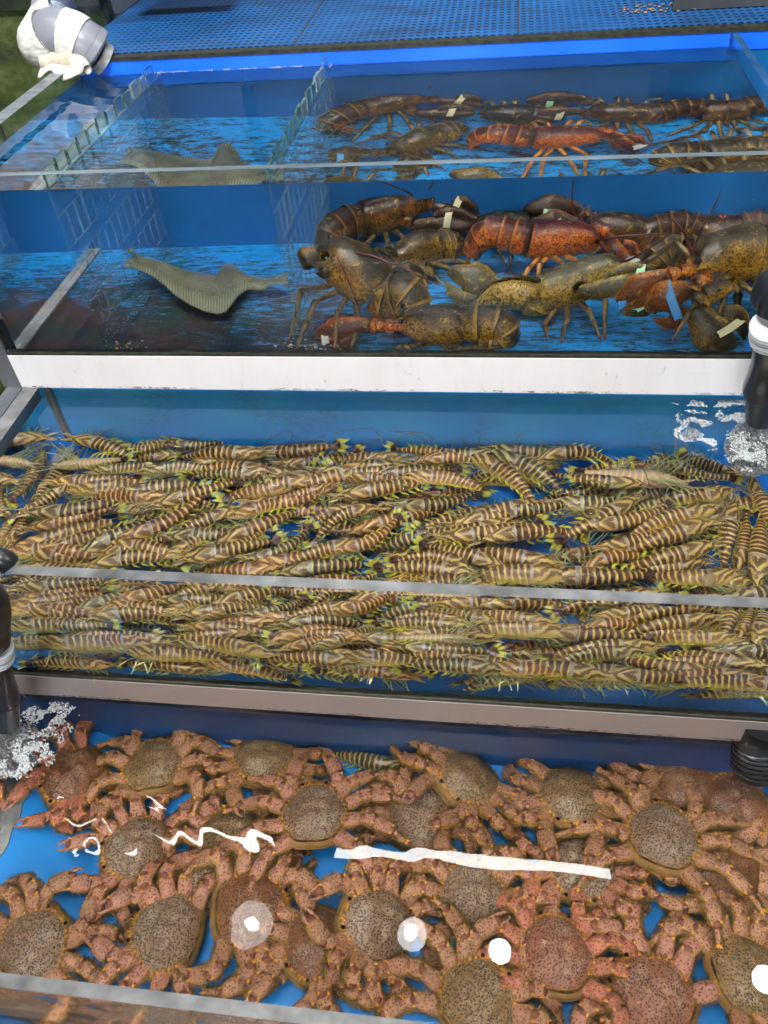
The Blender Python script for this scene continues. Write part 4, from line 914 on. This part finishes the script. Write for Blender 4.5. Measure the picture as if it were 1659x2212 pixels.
def arm(parent, pts, r, mat_):
    mb = MB()
    for i in range(len(pts) - 1):
        a, b = V(pts[i]), V(pts[i + 1]); d = (b - a).normalized(); n = 7; k = .75 + .25 * (i + 1) / (len(pts) - 1)
        mb.sweep([a.lerp(b, j / (n - 1)) for j in range(n)], [(r * k * (.6 + .45 * (j / (n - 1)) ** .7 - (.25 if j == n - 1 else 0)),) * 2 for j in range(n)], (0, 0, 1), 10)
        o_ = d.orthogonal().normalized()
        for q in range(5): 
            v_ = o_.copy(); v_.rotate(Quaternion(d, q * 1.3)); mb.cone(a.lerp(b, .45 + .1 * q) + v_ * r * k * .8, v_ + d * .6, r * .5, r * .18, 1 if q == 2 else 0, 5)
    return mb.build('arm', [LM[mat_], M_ltip], parent)
def lobster(label, mat_, tail, joint, head, up=(0, -.25, 1), W=.052, curl=None, claws=(), ants=(), legs=(1, 1), seed=0, rost=True, fan=True, floor=.0, legmat=None):
    """tail: points from carapace joint to tail base; joint..head carapace points; claws: (arm points, base, tip, width, face, band, t, opening)"""
    r = random.Random(seed); O = V(joint); root = empty('lobster', O, label, 'lobster', 'lobsters in the top tank'); L_ = lambda p: V(p) - O
    car = spline([L_(joint)] + [L_(p) for p in head], 30); upv = V(up).normalized(); m = LM[mat_]
    ck = [(0, .50, .50), (.08, .54, .56), (.35, .56, .58), (.52, .53, .56), (.56, .50, .54), (.62, .52, .54), (.82, .40, .42), (.90, .26, .26), (.94, .09, .10), (1, .015, .02)]
    mb = MB(); mb.sweep(car, [(W * a, W * b) for a, b in [prof(ck, i / 29) for i in range(30)]], upv, 20, power=.92)
    T = (car[-1] - car[0]).normalized(); S = T.cross(upv).normalized(); U = S.cross(T)
    for q in range(4):
        for s in (-1, 1): mb.cone(car[24 + q // 2] + S * s * W * (.26 - .05 * q) + U * W * .22, T + U * .3, W * .10, W * .04, 0, 5)
    mb.build('carapace', m, root)
    for s in (-1, 1):
        mb = MB(); e_ = car[25] + S * s * W * .25 + U * W * .20; mb.sweep([e_, e_ + S * s * W * .08 + T * W * .06], [W * .05] * 2, U, 8); mb.ball(e_ + S * s * W * .10 + T * W * .08, W * .075, 1, 1, 1, 10, 7, 1)
        mb.build('eye', [m, M_beye], root)
    if tail:
        tp = spline([L_(joint)] + [L_(p) for p in tail], 26); tr = [(W * a, W * b) for a, b in [prof([(0, .49, .48), (.3, .47, .45), (.7, .40, .37), (1, .30, .24)], i / 25) for i in range(26)]]
        mb = MB(); mb.sweep(tp, [(a * .86, b * .82) for a, b in tr], upv, 14); Ul = shells(mb, tp, tr, upv, 6); mb.build('abdomen', m, root)
        if fan:
            d0 = (tp[-1] - tp[-3]).normalized(); s0 = d0.cross(Ul).normalized(); u0 = s0.cross(d0); mb = MB()
            for an, l_, w_, dz in ((0, .62, .17, 0), (.42, .66, .19, .03), (-.42, .66, .19, .03), (.85, .60, .18, .06), (-.85, .60, .18, .06)):
                d = d0.copy(); d.rotate(Quaternion(u0, an)); mb.blade(tp[-1] - d0 * W * .12 - u0 * W * dz, d, u0.cross(d), W * l_, W * w_, W * .035)
            mb.build('tail_fan', m, root)
    for arms, base, tip, width, face, band, bt, op, *cm in claws:
        a_ = [car[21] - U * W * .25 + (L_(arms[0]) - car[21]).normalized() * W * .15] + [L_(p) for p in arms] + [L_(base)]
        arm(root, a_, width * .30, (cm or [mat_])[0]); claw(root, L_(base), L_(tip), width, face, (cm or [mat_])[0], band, bt, op)
    for a in ants:
        P = spline([car[26] + U * W * .06] + [L_(p) for p in a], 20); mb = MB(); mb.sweep(P, [(.0030 * (1 - .75 * i / 19),) * 2 for i in range(20)], (0, 1, .1), 6); mb.build('antenna', M_lant, root)
    for s in (-1, 1):
        if not legs[0 if s < 0 else 1]: continue
        for i in range(4):
            h = car[5 + 4 * i] + S * s * W * .36 - U * W * .38; out_ = (S * s + T * (-.5 + .38 * i) + V((r.uniform(-.2, .2), 0, r.uniform(-.1, .2)))).normalized()
            knee = h + out_ * W * .75 + U * W * .12; lo = out_ * W * r.uniform(.4, .9) + T * W * r.uniform(-.4, .3); foot = knee + lo; fz = floor - O.z + .003
            foot.z = max(fz, min(foot.z, h.z) - W * r.uniform(.3, .9))
            yl = -O.y + .018
            if knee.y < yl: knee.y = yl
            if foot.y < yl: foot.y = yl
            kn2 = knee.lerp(foot, .48) + U * W * .08; mb = MB()
            for a, b, r0, r1, mm in ((h, knee, .0050, .0042, 0), (knee, kn2, .0046, .0036, 0), (kn2, foot, .0044, .0024, 0)):
                mb.sweep([a.lerp(b, j / 4) for j in range(5)], [(lerp(r0, r1, j / 4) * (1.12 if j in (1, 4) else 1),) * 2 for j in range(5)], (0, 0, 1), 8, mm)
            d = (foot - kn2).normalized(); mb.cone(foot - d * .001, d, .010, .0026, 1, 6)
            if i > 1: mb.cone(foot - d * .003, d + V((.5, 0, 0)), .008, .0018, 1, 6)
            mb.build('leg', [legmat or M_lleg, M_ltip], root)
    return root
g1 = lambda x, y, d: front(648 + .3255 * x, 378 + .3255 * y, 0, y=d)
g2 = lambda x, y, d: front(1134 + .3164 * x, 378 + .3164 * y, 0, y=d)
FC = (0, -1, .25); FU = (0, -.5, .9)
lobster('brown lobster at back left with curled tail and two cream banded claws', 'brown', [g1(300, 320, .50), g1(200, 390, .475), g1(190, 470, .465), g1(270, 520, .46)], g1(400, 300, .52),
        [g1(540, 270, .54), g1(680, 225, .55), g1(820, 165, .56)], W=.060, claws=[([g1(690, 300, .50)], g1(760, 315, .49), g1(1145, 312, .485), .046, FC, 'cream', .58, .02), ([g1(850, 190, .53)], g1(890, 195, .53), g1(1190, 280, .525), .044, FC, 'cream', .45, .02)],
        ants=[[g1(700, 110, .53), g1(430, 10, .50)], [g1(830, 20, .54), g1(840, -30, .54)], [g1(860, 90, .54), g1(895, 40, .53)]], seed=1)
lobster('speckled dark lobster facing the front left beneath the back left one', 'olive', [g1(1010, 470, .43), g1(1060, 520, .42)], g1(900, 475, .41), [g1(800, 490, .39), g1(700, 545, .37), g1(590, 600, .35)], W=.055,
        claws=[([g1(560, 560, .34)], g1(470, 560, .33), g1(200, 560, .30), .05, (0, -.2, 1), 'blue', .75, 0), ([g1(760, 640, .33), g1(850, 620, .32)], g1(840, 680, .31), g1(640, 690, .29), .05, FU, None, .5, 0)], fan=False, seed=2)
lobster('bright orange lobster in the middle with raised orange tail and white banded claw', 'orange', [g1(1400, 400, .36), g1(1280, 380, .365), g1(1190, 420, .372), g1(1135, 510, .378)], g1(1530, 430, .355),
        [g1(1640, 440, .355), g2(230, 440, .355), g2(400, 440, .355), g2(540, 465, .35)], W=.056, claws=[([g2(420, 400, .36), g2(520, 360, .365)], g2(570, 400, .362), g2(740, 640, .34), .044, FC, 'white', .80, 0)],
        ants=[[g2(700, 420, .34), g2(990, 400, .33)], [g2(620, 600, .33), g2(800, 800, .30)]], seed=3, legmat=simple('orange_lobster_leg', (.42, .17, .03), .35, 0, .4, 60))
lobster('almost black lobster lying behind the orange one', 'dark', [g1(1600, 400, .48), g1(1680, 430, .48)], g1(1500, 365, .48), [g1(1400, 355, .48), g1(1290, 345, .48), g1(1150, 350, .48)], W=.052, fan=False, seed=4)
lobster('dark brown lobster at the back facing left with green banded claw', 'brown', [g2(860, 440, .47), g2(960, 470, .48)], g2(790, 400, .47), [g2(660, 380, .47), g2(520, 370, .475), g2(380, 375, .48)], W=.054, fan=False,
        claws=[([g2(500, 330, .50), g2(440, 295, .51)], g2(390, 258, .515), g2(-15, 276, .515), .048, FC, 'green', .60, .03), ([g2(420, 370, .46)], g2(360, 350, .46), g2(60, 350, .46), .040, FC, 'cream', .5, 0)],
        ants=[[g2(330, 250, .49), g2(333, 8, .47)], [g2(480, 345, .47), g2(620, 318, .46)]], seed=5)
lobster('dark lobster in back right corner with humped tail, facing the right glass', 'brown', [g2(1110, 360, .48), g2(1000, 350, .475), g2(880, 370, .47), g2(780, 400, .465)], g2(1190, 400, .475), [g2(1280, 410, .47), g2(1370, 420, .46), g2(1450, 440, .45)], W=.056,
        claws=[([g2(1330, 340, .48), g2(1400, 300, .47)], g2(1440, 300, .465), g2(1640, 500, .445), .060, FC, 'cream', .52, 0)], ants=[[g2(1440, 300, .44), g2(1510, 0, .42)]], seed=6)
lobster('olive lobster with rounded tail behind the long clawed grey one', 'olive', [g2(1080, 540, .27), g2(980, 530, .27), g2(900, 580, .265), g2(870, 650, .26)], g2(1160, 560, .27), [g2(1280, 560, .28), g2(1400, 540, .29), g2(1560, 520, .29)], W=.062, fan=False, seed=7,
        claws=[([g2(1000, 700, .20), g2(900, 780, .19)], g2(700, 790, .18), g2(870, 980, .17), .044, FC, 'green', .52, 0)])
lobster('grey green lobster at centre with a long green banded claw and black eye', 'grey', [g1(1590, 830, .16), g1(1450, 790, .165), g1(1320, 800, .17), g1(1220, 880, .175)], g2(110, 790, .155), [g2(230, 780, .155), g2(370, 730, .155), g2(520, 660, .155), g2(690, 610, .155)], W=.060,
        claws=[([g2(400, 800, .12), g2(360, 770, .115)], g2(370, 775, .11), g2(890, 665, .11), .040, FC, 'green', .80, 0), ([g2(-20, 780, .2), g1(1400, 850, .22)], g1(1340, 830, .22), g1(975, 680, .24), .062, (0, -.9, .5), 'white', .16, 0)],
        ants=[[g2(760, 560, .14), g2(1000, 400, .13)]], seed=8)
lobster('big speckled lobster at left pressed to the divider, long red antennae', 'olive', [g1(600, 800, .115), g1(690, 800, .11), g1(740, 870, .105), g1(660, 930, .10)], g1(510, 760, .12), [g1(420, 680, .125), g1(320, 610, .13), g1(210, 560, .135), g1(130, 540, .135)], W=.078, up=(.5, -.45, .8),
        claws=[([g1(240, 620, .10), g1(160, 570, .105)], g1(150, 540, .10), g1(85, 640, .10), .050, FC, None, .5, 0)], ants=[[g1(240, 540, .10), g1(330, 730, .08), g1(410, 940, .065)], [g1(420, 530, .10), g1(640, 600, .09), g1(920, 735, .08)]], seed=9)
lobster('low lobster along the front glass with orange claw and white band', 'olive', [g1(1180, 980, .05), g1(1300, 990, .05), g1(1370, 1060, .048), g1(1290, 1120, .046), g1(1180, 1110, .044)], g1(1070, 990, .055), [g1(940, 1000, .055), g1(800, 990, .055), g1(640, 950, .055)], W=.058,
        ants=[[g1(800, 915, .03), g1(1140, 940, .03)]], seed=10)
rr = [o for o in bpy.data.objects if o.name.startswith('lobster') and 'low lobster' in o.get('label', '')][0]; O_ = rr.location
arm(rr, [g1(700, 1000, .045) - O_, g1(560, 1000, .045) - O_, g1(470, 990, .045) - O_], .016, 'orange'); claw(rr, g1(480, 1000, .045) - O_, g1(100, 1095, .045) - O_, .040, FC, 'orange', 'white', .80, 0)
lobster('largest lobster at right with open blue banded claws and upright antennae', 'olive', [g2(1640, 600, .17), g2(1700, 700, .18)], g2(1600, 520, .15), [g2(1480, 540, .14), g2(1340, 570, .13), g2(1200, 590, .12), g2(1110, 570, .12)], W=.074, fan=False,
        claws=[([g2(1180, 660, .10), g2(1060, 660, .095)], g2(990, 690, .09), g2(635, 885, .09), .040, FC, 'blue', .90, 0, 'amber'), ([g2(1230, 700, .08), g2(1180, 760, .075)], g2(1150, 800, .07), g2(860, 960, .07), .056, FC, 'blue', .45, .14, 'amber'),
               ([g2(1400, 760, .06), g2(1230, 830, .05)], g2(1180, 880, .045), g2(1470, 1155, .035), .064, FC, 'cream', .60, 0)],
        ants=[[g2(1180, 440, .11), g2(1340, 130, .10)], [g2(1090, 400, .11), g2(985, 285, .11)]], seed=11)
# ------------------------------------------------------------------ flounder
def flounder():
    f3_ = lambda x, y: (x * .5, 378 + y * .5)
    UP = [(540, 385), (575, 352), (620, 362), (700, 382), (790, 408), (900, 433), (940, 436), (958, 392), (1000, 386), (1040, 412), (1068, 440), (1110, 446), (1150, 450), (1190, 445), (1245, 420)]
    LO = [(542, 400), (590, 408), (650, 432), (710, 475), (760, 522), (820, 562), (885, 592), (940, 600), (975, 590), (1000, 562), (1030, 522), (1070, 492), (1140, 500), (1165, 476), (1245, 470)]
    def res(P, n, f):
        out = []; k = len(P) - 1
        xs = [p[0] for p in P]
        for i in range(n):
            x = lerp(P[0][0], P[-1][0], i / (n - 1)); j = max([q for q in range(k) if P[q][0] <= x] or [0]); a, b = P[j], P[j + 1]; t = (x - a[0]) / max(1, b[0] - a[0]); out.append(f(x, lerp(a[1], b[1], min(1, max(0, t))), i / (n - 1)))
        return out
    n = 64; zu = lambda t: lerp(.050, .004, min(1, t * 1.6)) if t < .62 else lerp(.004, .030, (t - .62) / .38); zl = lambda t: lerp(.048, .020, min(1, t * 2)) if t < .7 else lerp(.020, .028, (t - .7) / .3)
    A = res(UP, n, lambda x, y, t: front(*f3_(x, y), 0, z=zu(t))); B = res(LO, n, lambda x, y, t: front(*f3_(x, y), 0, z=zl(t)))
    root = empty('flounder', A[n // 2], 'mottled grey flounder swimming between the two clear dividers', 'flatfish'); O = A[n // 2].copy()
    m = 22; body = MB()
    for sgn in (1, -1):
        base = len(body.v)
        for i in range(n):
            t = i / (n - 1)
            for j in range(m + 1):
                q = j / m; p = A[i].lerp(B[i], q); inner = max(0, 1 - abs(2 * q - 1) / .72) ** .6 * math.sin(math.pi * min(1, .08 + t * .95)) ** .6
                hh = .0006 + .013 * inner + .012 * math.sin(math.pi * q) * math.sin(math.pi * t) * (1 if sgn > 0 else 1)
                z = (.0006 + .012 * inner) * sgn + .014 * math.sin(math.pi * q) * math.sin(math.pi * min(1, t * 1.15))
                edge = (.0035 * (i % 2)) if (j == m and .12 < t < .92) else 0
                d_ = (B[i] - A[i]).normalized() * edge
                body.v.append(tuple(p - O + V((0, 0, z)) + d_))
        for i in range(n - 1):
            for j in range(m):
                f = [base + i * (m + 1) + j, base + i * (m + 1) + j + 1, base + (i + 1) * (m + 1) + j + 1, base + (i + 1) * (m + 1) + j]; body.face(f if sgn > 0 else f[::-1], [(i / n, j / m), (i / n, (j + 1) / m), ((i + 1) / n, (j + 1) / m), ((i + 1) / n, j / m)])
    t = NT('flounder_skin'); t.set(Roughness=.45); u = t.uv(); fin = t.ramp(t.math('ABSOLUTE', t.math('SUBTRACT', u[1], .45)), [(.31, 0.), (.40, 1.)])
    c_ = t.mix(t.ramp(t.noise(30, 5, t.coord(), .7), [(.35, 0.), (.65, 1.)]), (.055, .055, .030), (.15, .15, .088)); c_ = t.mix(t.math('MULTIPLY', t.ramp(t.noise(420, 2), [(.55, 0.), (.62, 1.)]), .4), c_, (.26, .26, .18))
    rays = t.ramp(t.math('FRACT', t.math('ADD', t.math('MULTIPLY', u[0], 60.), t.math('MULTIPLY', u[1], 3.))), [(.0, 0.), (.35, 1.), (.65, 1.), (1., 0.)]); c_ = t.mix(fin, c_, t.mix(rays, (.085, .088, .05), (.23, .24, .15)))
    sp = t.voro(38, t.coord((1, 1, 1))); c_ = t.mix(t.math('MULTIPLY', t.ramp(sp.outputs['Distance'], [(.06, 1.), (.10, 0.)]), .8), c_, (.02, .02, .015)); t.col(c_); t.bump(t.noise(300, 2), .3, .001)
    body.build('body', t.mat, root)
    for k, (i, j) in enumerate(((3, .2), (5, .5))):
        mb = MB(); p = A[i].lerp(B[i], j) - O + V((0, 0, .012)); mb.ball(p + V((0, 0, .003)), .0060, 1, 1, .8, 12, 8); mb.ball(p + V((-.001, -.002, .0024)), .0028, 1, 1, 1, 10, 6, 1)
        mb.build('eye', [t.mat, M_beye], root)
    return
    mb = MB(); p0 = A[14].lerp(B[14], .12) - O + V((0, 0, .016)); mb.blade(p0, V((1, .25, .12)), V((0, 1, .3)), .055, .010, .0008); mb.build('pectoral_fin', t.mat, root)
flounder()
mb = MB(); mb2 = MB()
for i in range(46):
    c_ = R.choice((front(1200 * .5 + 40, 378 + 735 * .5, 0, z=.002), front(540 * .5, 378 + 740 * .5, 0, z=.002), front(1380 * .5, 378 + 750 * .5, 0, z=.002)))
    (mb if R.random() < .8 else mb2).ball((c_.x + R.gauss(0, .018), max(.017, c_.y + R.gauss(0, .012)), .002), R.uniform(.0008, .0026), 1.4, 1, .6, 7, 4)
tag(mb.build('debris', M_stain), 'pale scraps on the top tank floor by the dividers', 'debris', kind='stuff')
tag(mb2.build('debris', simple('orange_scraps', (.7, .2, .03), .5)), 'orange scraps on the top tank floor by the dividers', 'debris', kind='stuff')
